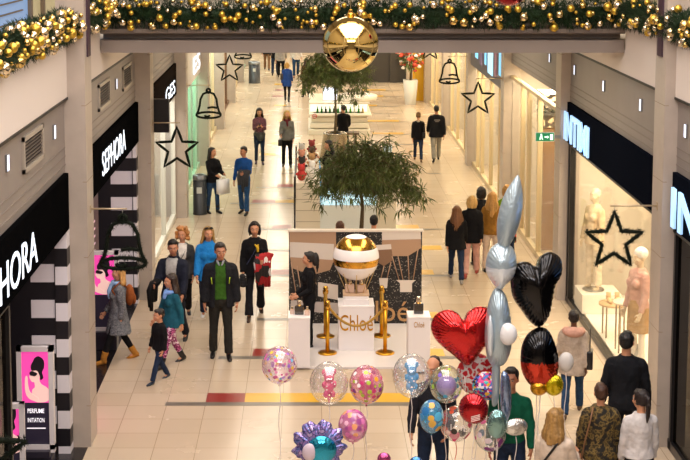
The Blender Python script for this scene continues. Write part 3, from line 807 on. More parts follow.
b = BM(); box(b, (-.55, .5, 1.06), (-.02, .56, 1.55)); box(b, (-.5, .49, 1.1), (-.07, .5, 1.5), 1); obj('display_screen', b, [mat('d8d4cc', .4), mat('dfe8ff', .4, emit=1.6)], t)
b = BM(); box(b, (w - .30, 1.6, 1.06), (w - .18, 1.72, 3.2)); obj('column', b, kw, t)
b = BM(); lathe(b, [(.0, 0), (.085, 0), (.085, .006), (0, .006)], 24); o = obj('round_symbol', b, mat('e6dcd4', .5), t); o.location = (-w + .18, -.006, .62); o.rotation_euler = (R(90), 0, 0)
b = BM(); tube(b, [(.07 * cos(2 * pi * i / 20), .07 * sin(2 * pi * i / 20), .006) for i in range(20)], .009, 5, closed=True); box(b, (-.06, -.008, .006), (.06, .008, .01)); o = obj('round_symbol', b, mat('c03028', .5), t); o.location = (-w + .18, -.012, .62); o.rotation_euler = (R(90), 0, 0)
bc = ['2f7a34', '2f7a34', '20241f', '2f7a34', '2c3a26', '3c8a3a', '20241f', '2f7a34', '58a04c', 'e8e4d8', '2f7a34', 'c9b47a']
for i in range(12):
    b = BM(); lathe(b, [(.035, 0), (.038, .01), (.038, .12), (.014, .155), (.014, .19), (.018, .19), (.018, .215), (0, .215)], 12)
    o = obj('bottle', b, mat(bc[i], .25)); o.location = ((xa + xb) / 2 - w + .28 + i * .135, K2 + .25, .70)
    tag(o, '%s bottle on the lit shelf of the far kiosk, %s from the left' % ({'2f7a34': 'green', '20241f': 'black', '2c3a26': 'dark green', '3c8a3a': 'bright green', '58a04c': 'light green', 'e8e4d8': 'white', 'c9b47a': 'tan'}[bc[i]], ['first', 'second', 'third', 'fourth', 'fifth', 'sixth', 'seventh', 'eighth', 'ninth', 'tenth', 'eleventh', 'twelfth'][i]), 'bottle', 'bottles on the far kiosk shelf')
for i in range(6):
    b = BM(); lathe(b, [(.03, 0), (.03, .13), (.012, .16), (.012, .2), (0, .2)], 10)
    o = obj('bottle', b, mat('2a2420', .3)); o.location = ((xa + xb) / 2 + .12 + .1 * i, K2 + .55 + .02 * i, 1.25 if i > 1 else 1.06); 
    tag(o, 'small dark bottle on top of the far kiosk, %s from the left' % ['first', 'second', 'third', 'fourth', 'fifth', 'sixth'][i], 'bottle', 'dark bottles on top of the far kiosk')

# ---------------------------------------------------------------- bins and flower vase
def bin_(px, py, h, w, lb):
    p = on_z(px, py)
    t = thing('litter_bin', lb, 'bin', p)
    b = BM(); lathe(b, [(w, 0), (w, .03), (w * .97, .04), (w * .97, h - .12), (0, h - .12)], 28); obj('body', b, mat('2f3236', .4), t)
    b = BM(); lathe(b, [(w * 1.02, h - .12), (w * 1.02, h - .02), (w * .85, h), (w * .6, h - .005), (w * .6, h - .06), (0, h - .06)], 28, cap=False); obj('rim', b, mat('7f8286', .3, metal=.7), t)
    b = BM(); box(b, (-.06, -w - .004, h * .55), (.06, -w * .9, h * .7)); obj('sticker', b, mat('b9bdb8', .5), t)
bin_(200, 214, .95, .165, 'dark round litter bin beside the woman with the white bag')
bin_(254.5, 83, .95, .26, 'dark litter bin far down the left side')
p = on_z(409.5, 103); p.y -= .4
t = thing('flower_vase', 'tall tapered white planter with red and white flowers on the far right', 'planter', p)
b = BM(); b2 = [(.20, 0), (.30, 1.05)]
lathe(b, [(.27, 0), (.38, .95), (.34, .95), (.32, .85), (0, .85)], 4, cap=False); obj('vase', b, mat('c9c6be', .4), t).rotation_euler = (0, 0, R(45))
random.seed(9); b = BM(); f = BM()
tube(b, [(0, 0, .8), (.02, 0, 1.5), (0, 0, 1.9)], [.05, .04, .03], 6)
for i in range(260):
    d = Vector((random.gauss(0, 1), random.gauss(0, 1), random.gauss(.1, 1))).normalized(); q = Vector((0, 0, 1.9)) + Vector((d.x * .45, d.y * .42, d.z * .55)) * random.random() ** .4
    leaf(f, q, d, .2, .045)
    if i % 4 == 0:
        fl = BM(); ball(fl, (0, 0, 0), (.085, .085, .05), 8, 6); ball(fl, (0, 0, .03), .05, 8, 6)
        obj('flower', fl, random.choice([mat('d8533f', .6), mat('f1ece2', .6), mat('d8533f', .6)]), t).location = q + d * .12
obj('stems', b, mat('5a4a30', .8), t); obj('foliage', f, leafm, t)

# ---------------------------------------------------------------- window display on the right
def round_stool(loc, h, r, lb, seat):
    t = thing('display_stool', lb, 'stool', loc, 0, 'thin-legged stools in the right shop window')
    b = BM(); lathe(b, [(r, h - .03), (r, h), (0, h)], 24); obj('seat', b, seat, t)
    for k in range(4):
        a = pi / 4 + k * pi / 2; b = BM(); tube(b, [(cos(a) * r * .85, sin(a) * r * .85, 0), (cos(a) * r * .85, sin(a) * r * .85, h - .02)], .014, 6); obj('leg', b, mat('8d7a62', .4), t)
G = XR + .1
tanm = mat('c9a678', .6)
round_stool((4.98, 22.6, .10), .55, .24, 'tan stool under the shoes in the right shop window', tanm)
round_stool((4.98, 21.75, .10), .80, .20, 'taller pale stool beside the nearer mannequin', mat('e0d2bc', .5))
for i, dx in enumerate((-.07, .07)):
    b = BM(); tube(b, [(0, .1, .035), (0, .02, .045), (0, -.06, .035), (0, -.12, .028)], [.035, .042, .04, .03], 10); tube(b, [(0, .08, .03), (0, .09, .15)], [.04, .042], 10)
    o = obj('ankle_boot', b, tanm, smooth=True); o.location = (4.98 + dx, 22.6, .651); tag(o, 'tan ankle boot on the stool in the window, the %s one of the pair' % ('left' if dx < 0 else 'right'), 'shoe', 'boots in the right shop window')
b = BM(); lathe(b, [(.33, 0), (.33, .16), (.32, .17), (0, .17)], 32); o = obj('round_plinth', b, mat('d8cfc0', .4)); o.location = (5.05, 19.75, .10); tag(o, 'low round pale plinth in the right shop window', 'plinth')
for i, (x, y) in enumerate(((4.82, 24.0), (4.86, 21.0))):
    t = thing('sign_card', 'tilted grey sign card on the shop window floor, %s' % ('beside the dark frame' if i == 0 else 'below the stools'), 'sign', (x, y, .10), R(-50), 'sign cards in the right shop window')
    b = BM(); box(b, (-.13, 0, .02), (.13, .012, .36)); o = obj('card', b, mat('a8aaa4', .5), t); o.rotation_euler = (R(-18), 0, 0)
    b = BM(); tube(b, [(0, .10, .25), (0, .22, .005)], .008, 5); obj('strut', b, steel, t)
# clothes rails with garments behind the stage
for j, (x, y0, y1, lb) in enumerate(((6.1, 19.3, 21.6, 'near'), (6.1, 22.2, 24.5, 'far'))):
    pass
random.seed(21)
gc = ['d8c7b0', 'b9a58c', 'e6ddd0', 'a98d74', 'cdb9a4', 'efe6da']
t = thing('clothes_rail', 'wall rail of pale garments at the back of the right shop window', 'clothes rail', (6.45, 19.2, 2.05))
b = BM(); tube(b, [(0, 0, 0), (0, 5.2, 0)], .018, 8); obj('rail', b, steel, t)
for i in range(14):
    b = BM(); q = random.uniform(.7, .95)
    prism(b, [(-.2, -q), (.2, -q), (.17, -.3), (.24, -.42), (.27, -.38), (.12, -.06), (.05, -.03), (0, -.06), (-.05, -.03), (-.12, -.06), (-.27, -.38), (-.24, -.42), (-.17, -.3)], -.03, .03)
    o = obj('hanging_garment', b, mat(gc[i % 6], .85)); o.location = (6.45, 19.4 + i * .36, 2.04)
    tag(o, 'pale garment on the wall rail, %s from the near end' % ['first', 'second', 'third', 'fourth', 'fifth', 'sixth', 'seventh', 'eighth', 'ninth', 'tenth', 'eleventh', 'twelfth', 'thirteenth', 'fourteenth'][i], 'garment', 'garments on the window wall rail')
# shelves of goods in the second right shop
random.seed(5)
t = thing('shop_shelf', 'warm lit wall shelf of colourful goods inside the second right shop', 'shelf', (XR + 1.5, PY(1) + .9, 0))
b = BM(); box(b, (.3, 0, 0), (.35, 4.0, 3.2))
for z in (.1, .7, 1.3, 1.9, 2.5): box(b, (-.05, 0, z), (.3, 4.0, z + .03))
obj('shelves', b, mat('f0dcb8', .5), t)
b = BM()
for z in (.13, .73, 1.33, 1.93):
    y = .1
    while y < 3.8:
        h = random.uniform(.15, .45); ww = random.uniform(.08, .25); box(b, (random.uniform(-.02, .05), y, z), (.25, y + ww, z + h), random.randrange(6)); y += ww + random.uniform(.02, .12)
o = obj('shelf_goods', b, [mat('c9563f', .5), mat('e8c9a0', .5), mat('f2e6d4', .5), mat('b98a5a', .5), mat('e0a8a0', .5), mat('7a5a44', .5)], t); o['kind'] = 'stuff'
t = thing('shop_pillar_screen', 'brown mirrored column with a dark mosaic top in the second right shop', 'column', (XR + .25, 29.6, 0.0))
b = BM(); box(b, (0, -.35, 0), (.3, .45, 2.6)); obj('shaft', b, mat('8a6238', .2, metal=.4), t)
b = BM(); box(b, (-.01, -.4, 2.6), (.32, .5, 3.3)); obj('mosaic', b, patch_mat(['15110e', '3a2c20', 'b9a080', '15110e'], 14, .3, voronoi=True), t)
# ================================================================== CHRISTMAS DECORATION
tinsel = mat('0d150b', .8, spec=.2)
def tinsel_path(b, pts, r, closed, dens, seed=1, blade=.06):
    random.seed(seed)
    tube(b, pts, r, 7, closed=closed)
    P = [Vector(p) for p in pts]; N = len(P)
    for i in range(N if closed else N - 1):
        a, c = P[i], P[(i + 1) % N]; L = (c - a).length
        for _ in range(int(L * dens)):
            p = a.lerp(c, random.random()); d = Vector((random.gauss(0, 1), random.gauss(0, 1), random.gauss(0, 1))).normalized()
            leaf(b, p + d * r * .6, d, blade * random.uniform(.6, 1.1), blade * .10)
def star_pts(R_, r_, c=(0, 0, 0)):
    out = []
    for k in range(10):
        a = pi / 2 + k * pi / 5; q = R_ if k % 2 == 0 else r_
        out.append((c[0] + q * cos(a), c[1], c[2] + q * sin(a)))
    return out
def dense(pts, closed, step=.08):
    out = []; N = len(pts)
    for i in range(N if closed else N - 1):
        a, c = Vector(pts[i]), Vector(pts[(i + 1) % N]); m = max(1, int((c - a).length / step))
        out += [a.lerp(c, j / m) for j in range(m)]
    if not closed: out.append(Vector(pts[-1]))
    return out
def bell_paths(s):
    body = [(-.46, 0), (-.39, .12), (-.33, .34), (-.30, .58), (-.20, .78), (0, .86), (.20, .78), (.30, .58), (.33, .34), (.39, .12), (.46, 0)]
    rim = [(.46 * cos(a), .115 * sin(a) - .02) for a in [2 * pi * i / 28 for i in range(28)]]
    loop = [(.07 * cos(a), .90 + .08 * sin(a)) for a in [2 * pi * i / 14 for i in range(14)]]
    clap = [(.09 * cos(a) - .05, -.02 + .06 * sin(a)) for a in [pi + pi * i / 8 for i in range(9)]]
    bar = [(-.04, .25), (.14, .28), (.32, .25)]
    f = lambda q: [(x * s, 0, z * s) for x, z in q]
    return [(f(body), False), (f(rim), True), (f(loop), True), (f(clap), False), (f(bar), False)]
def bracket(x, y, z, length, s, lb):
    b = BM(); tube(b, [(0, 0, 0), (s * length, 0, 0)], .012, 6)
    box(b, (-.01, -.04, -.05), (.012, .04, .05))
    o = obj('bracket_arm', b, mat('b9a78c', .4, metal=.5)); o.location = (x, y, z); tag(o, lb, 'bracket', 'brackets holding the ornaments'); return o
def ornament(kind, px, py, Y, size, lb, side, rough):
    """hangs off the pillar at that place; px,py = centre of the shape"""
    c = on_y(px, py, Y)
    t = thing(kind + '_ornament', lb, kind + ' ornament', c, 0, 'tinsel stars and bells on the pillars')
    b = BM(); r = .024 if rough else .026
    if kind == 'star':
        tinsel_path(b, dense(star_pts(size, size * .42), True), r, True, 520 if rough else 60, 3, .05 if rough else .035)
        top = size
    else:
        for q, cl in bell_paths(size):
            q = [(x, y, z - size * .4) for x, y, z in q]
            tinsel_path(b, dense(q, cl, .06), r, cl, 520 if rough else 60, 4, .05 if rough else .035)
        top = size * .58
    o = obj('tinsel_outline', b, tinsel, t)
    b = BM(); tube(b, [(0, 0, top), (0, 0, top + .07)], .005, 5); obj('hanger_wire', b, steel, t)
    xf = -2.82 if side == 'left' else 4.52
    L = abs(c.x - xf) + .06
    bracket(xf, Y, c.z + top + .08, L, 1 if side == 'left' else -1, 'thin arm holding the ' + lb)
def Yp(k): return PY(k) + .25
ornament('star', -18, 455, Yp(-1), .36, 'tinsel star at the lower left photo corner', 'left', True)
ornament('bell', 123, 243, Yp(0), .64, 'large dark tinsel bell on the first left pillar', 'left', True)
ornament('star', 177, 149, Yp(1), .40, 'dark tinsel star on the second left pillar', 'left', False)
ornament('bell', 208.5, 104, Yp(2), .62, 'dark bell outline on the third left pillar', 'left', False)
ornament('star', 229.5, 69, Yp(3), .40, 'small dark star outline on the fourth left pillar', 'left', False)
ornament('bell', 243, 49, Yp(4), .62, 'bell outline half hidden by the bridge', 'left', False)
ornament('star', 614, 241, Yp(0), .385, 'dark tinsel star in front of the mannequin window', 'right', True)
ornament('star', 478, 99, Yp(2), .40, 'dark star outline on the third right pillar', 'right', False)
ornament('bell', 449.5, 72, Yp(3), .62, 'dark bell outline on the fourth right pillar', 'right', False)
ornament('star', 430, 49, Yp(4), .40, 'small star outline half hidden by the bridge on the right', 'right', False)

# ---------------------------------------------------------------- garland on the parapets
needle = mat('16300f', .7, var=.4, vscale=5)
bm_gold = mat('dcbf78', .14, metal=1); bm_matte = mat('d6b048', .35, metal=.9); bm_pale = mat('f0e2c4', .10, metal=1); bm_cham = mat('dcc898', .2, metal=1)
def garland(path, r, nb, lb, seed, dens=950):
    random.seed(seed)
    t = thing('garland', lb, 'garland', path[0], 0, 'fir garlands with gold baubles on the parapets')
    o0 = Vector(path[0]); P = [Vector(p) - o0 for p in path]
    b = BM(); Ltot = sum((c - a).length for a, c in zip(P, P[1:]))
    for a, c in zip(P, P[1:]):
        L = (c - a).length; ax = (c - a).normalized()
        tube(b, [a, c], r * .35, 8)
        for _ in range(int(L * dens)):
            p = a.lerp(c, random.random()); d = Vector((random.gauss(0, 1), random.gauss(0, 1), random.gauss(0, 1)))
            d = (d - ax * d.dot(ax) * .5).normalized()
            q = p + d * r * random.uniform(.15, .9)
            for _k in range(3):
                e = (d + Vector((random.gauss(0, .5), random.gauss(0, .5), random.gauss(0, .5)))).normalized()
                leaf(b, q, e, random.uniform(.06, .12), .006)
    obj('fir_foliage', b, needle, t)
    protos = []
    for m in (bm_gold, bm_matte, bm_pale, bm_cham, bm_pale):
        bb = BM(); ball(bb, (0, 0, 0), 1, 20, 12); lathe(bb, [(.22, .97), (.22, 1.14), (0, 1.14)], 10)
        me = bpy.data.meshes.new('bauble'); bb.to_mesh(me); bb.free(); me.materials.append(m); protos.append(me)
    k = 0; extra = BM()
    while k < nb:
        u = random.random() * Ltot
        for a, c in zip(P, P[1:]):
            L = (c - a).length
            if u <= L: break
            u -= L
        p = a.lerp(c, u / L); ax = (c - a).normalized()
        side = ax.cross(Vector((0, 0, 1))).normalized()
        if side.y > 0 and abs(side.y) > .5: side = -side
        if abs(side.x) > .5: side = Vector((-1 if o0.x > 0 else 1, 0, 0))
        ang = random.uniform(-1.1, 1.25)
        d = side * cos(ang) + Vector((0, 0, 1)) * sin(ang)
        rb = random.choice([.025, .03, .035, .04, .045, .05, .055, .066])
        q = p + d * (r * random.uniform(.8, 1.0) + rb * .3)
        if k < 100:
            o = link('bauble', random.choice(protos), t); o.location = q; o.scale = (rb,) * 3
            o.rotation_euler = (random.uniform(-.6, .6), random.uniform(-.6, .6), 0)
        else: ball(extra, q, rb * .8, 12, 8)
        k += 1
    if nb > 100:
        e = obj('baubles', extra, bm_matte, t); e['kind'] = 'stuff'
    else: extra.free()
ZG = 5.50
gl = [(XL - .02, 8 + i * .8, ZG) for i in range(16)] + [(XL + .02, 20.72, ZG)]
garland([(XL, 12.0, ZG), (XL, 14.8, ZG), (XL, 17.0, ZG + .0), (XL, 19.0, ZG), (XL + .05, 20.55, ZG)], .22, 190, 'fir garland thick with gold baubles on the left parapet', 3)
garland([(XL + .1, 20.7, ZG), (-1, 20.68, ZG - .04), (1, 20.68, ZG), (3, 20.68, ZG - .03), (XR - .1, 20.7, ZG)], .23, 240, 'long straight fir garland with gold baubles along the bridge', 4)
garland([(XR - .05, 20.55, ZG), (XR, 19, ZG), (XR, 17, ZG), (XR, 14.8, ZG), (XR, 12, ZG)], .22, 140, 'fir garland with gold baubles sloping down along the right parapet', 6)

# ---------------------------------------------------------------- great gold ball and red ball in the void
YB = 17.2
def hanging(px, py, rpx, m, lb, mcap):
    c = on_y(px, py, YB); r = rpx / FPX * YB
    t = thing('hanging_bauble', lb, 'bauble', c, 0)
    b = BM(); ball(b, (0, 0, 0), r, 64, 40); obj('ball', b, m, t)
    b = BM(); lathe(b, [(r * .13, r * .985), (r * .14, r * 1.06), (r * .1, r * 1.12), (0, r * 1.13)], 20); tube(b, [(r * .06 * cos(a), 0, r * 1.16 + r * .06 * sin(a)) for a in [2 * pi * i / 14 for i in range(14)]], r * .018, 6, closed=True); obj('cap', b, mcap, t)
    b = BM(); tube(b, [(0, 0, r * 1.15), (0, 0, 10.75 - c.z)], .006, 5); obj('cord', b, steel, t)
hanging(350.5, 44, 28.2, mat('e8d088', .04, metal=1), 'big mirror-gold ball hanging in front of the bridge', goldM)
hanging(509, -14, 20, mat('8a1420', .15, metal=.8), 'dark red ball at the top edge, mostly out of the picture', goldM)
# ================================================================== PEOPLE
def dirv(a, o, s): a, o = R(a), R(o); return Vector((s * sin(o), -sin(a) * cos(o), -cos(a) * cos(o)))
def etube(bm, secs, n=16):
    """elliptical loft along z: (z, cx, cy, rx, ry)"""
    rings = [[bm.verts.new((cx + rx * cos(2 * pi * j / n), cy + ry * sin(2 * pi * j / n), z)) for j in range(n)] for z, cx, cy, rx, ry in secs]
    for a, b in zip(rings, rings[1:]):
        for j in range(n): bm.faces.new((a[j], a[(j + 1) % n], b[(j + 1) % n], b[j]))
    bm.faces.new(rings[0][::-1]); bm.faces.new(rings[-1])
    return bm
SKIN = mat('c98f6d', .5, spec=.4); SKIN2 = mat('b97f60', .5, spec=.4); SKIND = mat('6b4632', .5)
EYEW, EYED, LIP = mat('cfc6bc', .4), mat('1f1510', .3), mat('a85a50', .5)
def cloth(c, bump=.35, var=.15, vs=12, rough=.85): return mat(c, rough, bump=bump, bscale=28, var=var, vscale=vs, sheen=.0, spec=.2)
def skeleton(sp):
    """joint positions of a 1.75 m figure facing -Y"""
    lean, fem = sp.get('lean', 0), sp.get('fem', 0)
    J = {}
    sw, hw = (.150, .088) if fem else (.174, .085)
    U = Matrix.Rotation(R(lean), 3, 'X')
    pel = Vector((0, 0, .95))
    up = lambda x, y, z: pel + U @ (Vector((x, y, z)) - pel)
    J['U'], J['up'] = U, up
    for s, key in ((1, 'L'), (-1, 'R')):
        a, o, b, i = sp.get('arm' + key, (4, 8, 12, 0))
        sh = up(s * sw, .0, 1.385); el = sh + dirv(a - 0, o, s) * .285
        wr = el + dirv(a + b, -i + o * .4, s) * .25
        hd = wr + dirv(a + b + sp.get('wrist', 5), -i * .6, s) * .09
        J['sh' + key], J['el' + key], J['wr' + key], J['hd' + key] = sh, el, wr, hd
        la, lb, lo = sp.get('leg' + key, (0, 2, 2))
        hp = Vector((s * hw, 0, .91)); kn = hp + dirv(la, lo, s) * .43; an = kn + dirv(la - lb, lo * .5, s) * .41
        J['hp' + key], J['kn' + key], J['an' + key], J['fa' + key] = hp, kn, an, la - lb
    J['low'] = min(J['anL'].z, J['anR'].z) - .07 if not sp.get('seat') else 0
    yaw, pit = sp.get('look', (0, 0))
    nk = up(0, .0, 1.50)
    J['Mh'] = Matrix.Translation(nk) @ Matrix.Rotation(R(yaw), 4, 'Z') @ Matrix.Rotation(R(pit), 4, 'X') @ Matrix.Scale(sp.get('hs', 1.05), 4) @ Matrix.Translation((0, 0, -1.50))
    return J
def torso(bm, J, sp, d, z0=.9, hem=None, flare=0, neck=True):
    fem, fat = sp.get('fem', 0), sp.get('fat', 1)
    w = .92 if fem else 1.0
    secs = [(.84, .0, .0, .155 * (1.06 if fem else 1), .115), (.93, 0, .005, .165 * (1.06 if fem else 1), .122), (1.05, 0, 0, .140 * w, .105), (1.16, 0, 0, .145 * w, .108), (1.28, 0, -.005, .165 * w, .120), (1.38, 0, .0, .160 * w, .108), (1.44, 0, .005, .115 * w, .085), (1.49, 0, .01, .060, .058)]
    secs = [(z, cx, cy, rx * fat + d, ry * fat + d) for z, cx, cy, rx, ry in secs if z >= z0 - .001]
    if hem is not None:
        secs = [(hem, 0, 0, .168 * fat + d + flare, .125 * fat + d + flare), ((hem + .93) / 2, 0, .002, .168 * fat + d + flare * .5, .124 * fat + d + flare * .5)] + [q for q in secs if q[0] > max(.9, hem)]
    b2 = BM(); etube(b2, secs)
    if fem:
        for s in (-1, 1): ball(b2, (s * .072, -.095 - d * .5, 1.275), (.066 + d * .4, .05 + d * .4, .066 + d * .4))
    for v in b2.verts:
        if v.co.z > .95: v.co = J['up'](*v.co)
    tmp = bpy.data.meshes.new('t'); b2.to_mesh(tmp); b2.free(); bm.from_mesh(tmp); bpy.data.meshes.remove(tmp)
    dd = d * .6
    tube(bm, [J['shL'], J['shL'] * .45 + J['up'](0, .003, 1.425) * .55, J['up'](0, .005, 1.435), J['shR'] * .45 + J['up'](0, .003, 1.425) * .55, J['shR']], [.052 + dd, .060 + dd, .066 + dd, .060 + dd, .052 + dd], 12)
def arms(bm, J, d, to=1.0, r0=.052, keys='LR'):
    for k in keys:
        a, e, w = J['sh' + k], J['el' + k], J['wr' + k]
        ball(bm, a, .054 + d * .8)
        if to <= .5: tube(bm, [a, a.lerp(e, to * 2)], [r0 + .006 + d, r0 + d], 12); continue
        tube(bm, [a, a.lerp(e, .5), e], [r0 + .006 + d, r0 + d, .042 + d], 12); ball(bm, e, .043 + d)
        w2 = e.lerp(w, (to - .5) * 2)
        tube(bm, [e, e.lerp(w2, .35), w2], [.042 + d, .041 + d, .029 + d], 12)
def legs(bm, J, d, low=.02, slim=0, flare=0):
    etube(bm, [(.80, 0, 0, .11 + d, .09 + d), (.88, 0, .004, .165 + d, .12 + d), (.95, 0, 0, .158 + d, .115 + d), (1.02, 0, 0, .142 + d, .105 + d)])
    for k in 'LR':
        h, n, a = J['hp' + k], J['kn' + k], J['an' + k]
        ball(bm, h, .088 + d)
        tube(bm, [h, h.lerp(n, .5), n], [.086 + d, .076 + d - slim * .4, .056 + d - slim], 14); ball(bm, n, .057 + d - slim)
        a2 = n.lerp(a, 1 - low)
        tube(bm, [n, n.lerp(a, .3), a2], [.056 + d - slim, .058 + d - slim, .042 + d - slim + flare], 14)
def hand(bm, J, k, curl, mi=0):
    s = 1 if k == 'L' else -1
    w, h = J['wr' + k], J['hd' + k]
    d = (h - w).normalized()
    f = Vector((0, -1, 0)); f = (f - d * f.dot(d))
    if f.length < .3: f = Vector((0, 0, 1)) - d * d.z
    f.normalize(); n = d.cross(f) * s
    if n.x * s > 0: n = -n
    for i, (off, L) in enumerate(((.030, .068), (.010, .077), (-.010, .072), (-.028, .056))):
        p = w + d * .082 + f * off; pts = [p]; ang = R(curl * .35); q = p
        for j, sg in enumerate((.45, .32, .23)):
            dd = d * cos(ang) + n * sin(ang); q = q + dd * L * sg; pts.append(q); ang += R(curl)
        tube(bm, pts, [.0095, .009, .008, .006], 7, mi)
    p = w + d * .03 + f * .028 + n * .006
    tube(bm, [p, p + (f * .7 + d * .6 + n * .2).normalized() * .035, p + (f * .7 + d * .6 + n * .2).normalized() * .035 + (d + f * .2 + n * .5).normalized() * .03], [.012, .010, .007], 7, mi)
def palm(bm, J, k):
    w, h = J['wr' + k], J['hd' + k]
    d = (h - w).normalized(); f = Vector((0, -1, 0)); f = f - d * f.dot(d)
    if f.length < .3: f = Vector((0, 0, 1)) - d * d.z
    f.normalize(); n = d.cross(f)
    m = Matrix((f, d, n)).transposed()
    ball(bm, w + d * .045, (.040, .055, .017), 14, 9, 0, m)
    tube(bm, [J['el' + k], w, w + d * .03], [.040, .027, .026], 10)
def head(bm, Mh, fem):
    q = lambda *p: Mh @ Vector(p)
    m3 = Mh.to_3x3(); sc = m3.col[0].length; m3 = m3.normalized(); S = lambda r: tuple(x * sc for x in r)
    ball(bm, q(0, .012, 1.665), S((.076, .094, .090)), 18, 12, 0, m3)
    ball(bm, q(0, -.022, 1.61), S((.062, .070, .075)), 16, 10, 0, m3)
    ball(bm, q(0, -.052, 1.558), S((.034, .034, .026)), 12, 8, 0, m3)
    tube(bm, [q(0, .018, 1.44), q(0, .012, 1.50), q(0, .008, 1.60)], [.058 * sc, .050 * sc * (.92 if fem else 1.05), .052 * sc], 12)
    tube(bm, [q(0, -.088, 1.655), q(0, -.104, 1.628), q(0, -.112, 1.612)], [.010 * sc, .012 * sc, .015 * sc], 8)
    tube(bm, [q(-.045, -.078, 1.668), q(0, -.090, 1.668), q(.045, -.078, 1.668)], .008 * sc, 8)
    tube(bm, [q(-.02, -.085, 1.583), q(0, -.091, 1.583), q(.02, -.085, 1.583)], .010 * sc, 8)
    for s in (-1, 1):
        ball(bm, q(s * .076, .012, 1.632), S((.012, .022, .032)), 10, 8, 0, m3)
        ball(bm, q(s * .040, -.066, 1.612), S((.022, .02, .02)), 10, 7, 0, m3)
def face(bm, Mh, mi_w, mi_d, mi_l, mi_h):
    q = lambda *p: Mh @ Vector(p)
    m3 = Mh.to_3x3(); sc = m3.col[0].length; m3 = m3.normalized(); S = lambda r: tuple(x * sc for x in r)
    for s in (-1, 1):
        ball(bm, q(s * .031, -.0775, 1.642), S((.0140, .010, .0060)), 10, 8, mi_w, m3)
        ball(bm, q(s * .031, -.0865, 1.642), S((.0055, .0035, .0060)), 8, 6, mi_d, m3)
        tube(bm, [q(s * .015, -.094, 1.664), q(s * .034, -.091, 1.669), q(s * .050, -.078, 1.662)], .003 * sc, 6, mi_h)
    tube(bm, [q(-.022, -.0925, 1.583), q(0, -.0995, 1.585), q(.022, -.0925, 1.583)], .0052 * sc, 6, mi_l)
def hair_mesh(style, Mh, J, vox, seed):
    rg = random.Random(seed)
    q = lambda *p: Mh @ Vector(p)
    m3 = Mh.to_3x3(); sc = m3.col[0].length; m3 = m3.normalized(); S = lambda r: tuple(x * sc for x in r)
    b = BM()
    if style == 'bald':
        for s in (-1, 1): ball(b, q(s * .060, .045, 1.655), S((.026, .055, .05)), 12, 8, 0, m3)
        ball(b, q(0, .075, 1.645), S((.068, .040, .06)), 14, 9, 0, m3); ball(b, q(0, .045, 1.715), S((.064, .062, .046)), 14, 9, 0, m3)
    else:
        ball(b, q(0, .030, 1.690), S((.083, .094, .080)), 18, 12, 0, m3)
        ball(b, q(0, .050, 1.650), S((.080, .074, .082)), 16, 10, 0, m3)
        if style != 'short':
            for s in (-1, 1): ball(b, q(s * .066, .022, 1.650), S((.020, .044, .07)), 12, 9, 0, m3)
            tube(b, [q(-.058, -.030, 1.715), q(.0, -.052, 1.742), q(.058, -.030, 1.715)], [.018 * sc, .022 * sc, .018 * sc], 8)
        else:
            ball(b, q(0, -.035, 1.735), S((.058, .045, .030)), 12, 8, 0, m3)
            for s in (-1, 1): tube(b, [q(s * .074, -.010, 1.69), q(s * .076, -.016, 1.645)], .010 * sc, 6)
    if style in ('long', 'longer'):
        z1 = 1.36 if style == 'long' else 1.22
        for i in range(9):
            a = pi * (i / 8); x, y = -.076 * cos(a), .022 + .076 * sin(a)
            w = 1.0 + .25 * rg.random()
            tube(b, [q(x, y, 1.70), q(x * 1.15, y * 1.05, 1.58), q(x * 1.35 * w, y * 1.05 + .015, 1.47), q(x * 1.25, y * .9 + .05 - .02 * abs(cos(a)), z1 + .05 * rg.random())], [.024 * sc, .028 * sc, .028 * sc, .010 * sc], 8)
    elif style == 'bob':
        for i in range(9):
            a = pi * (i / 8); x, y = -.076 * cos(a), .022 + .076 * sin(a)
            tube(b, [q(x, y, 1.70), q(x * 1.18, y * 1.08, 1.60), q(x * 1.08, y * 1.0, 1.51)], [.026 * sc, .030 * sc, .012 * sc], 8)
    elif style == 'curly':
        for i in range(46):
            a, u = rg.uniform(-.2 * pi, 1.2 * pi), rg.uniform(0, 1)
            z = 1.54 + .20 * u; r = .105 * (1.05 if u < .7 else .8)
            ball(b, q(-r * cos(a), .02 + r * sin(a), z), (.030 * sc,) * 3, 8, 6)
        for i in range(14): ball(b, q(rg.uniform(-.07, .07), rg.uniform(-.05, .08), 1.755 + .01 * rg.random()), (.03 * sc,) * 3, 8, 6)
    elif style == 'pony':
        tube(b, [q(0, .11, 1.70), q(0, .145, 1.68), q(0.005, .155, 1.60), q(.01, .145, 1.48), q(.015, .13, 1.38)], [.022 * sc, .03 * sc, .032 * sc, .026 * sc, .008 * sc], 10)
    elif style == 'bun': ball(b, q(0, .09, 1.755), S((.045, .045, .04)), 12, 8, 0, m3)
    elif style == 'up':
        ball(b, q(0, .075, 1.72), S((.06, .055, .055)), 12, 8, 0, m3)
    r = remesh(b, max(.010, vox * .8), 2)
    for v in r.verts:                                     # strands
        v.co += v.normal * (.006 * noise.noise(v.co * 42) + .003 * noise.noise(Vector((v.co.x * 90, v.co.y * 90, v.co.z * 14))))
    return r
def put(name, b, m, root, sc, low):
    bmesh.ops.transform(b, matrix=Matrix.Scale(sc, 4) @ Matrix.Translation((0, 0, -low)), verts=b.verts)
    return obj(name, b, m, root, True)
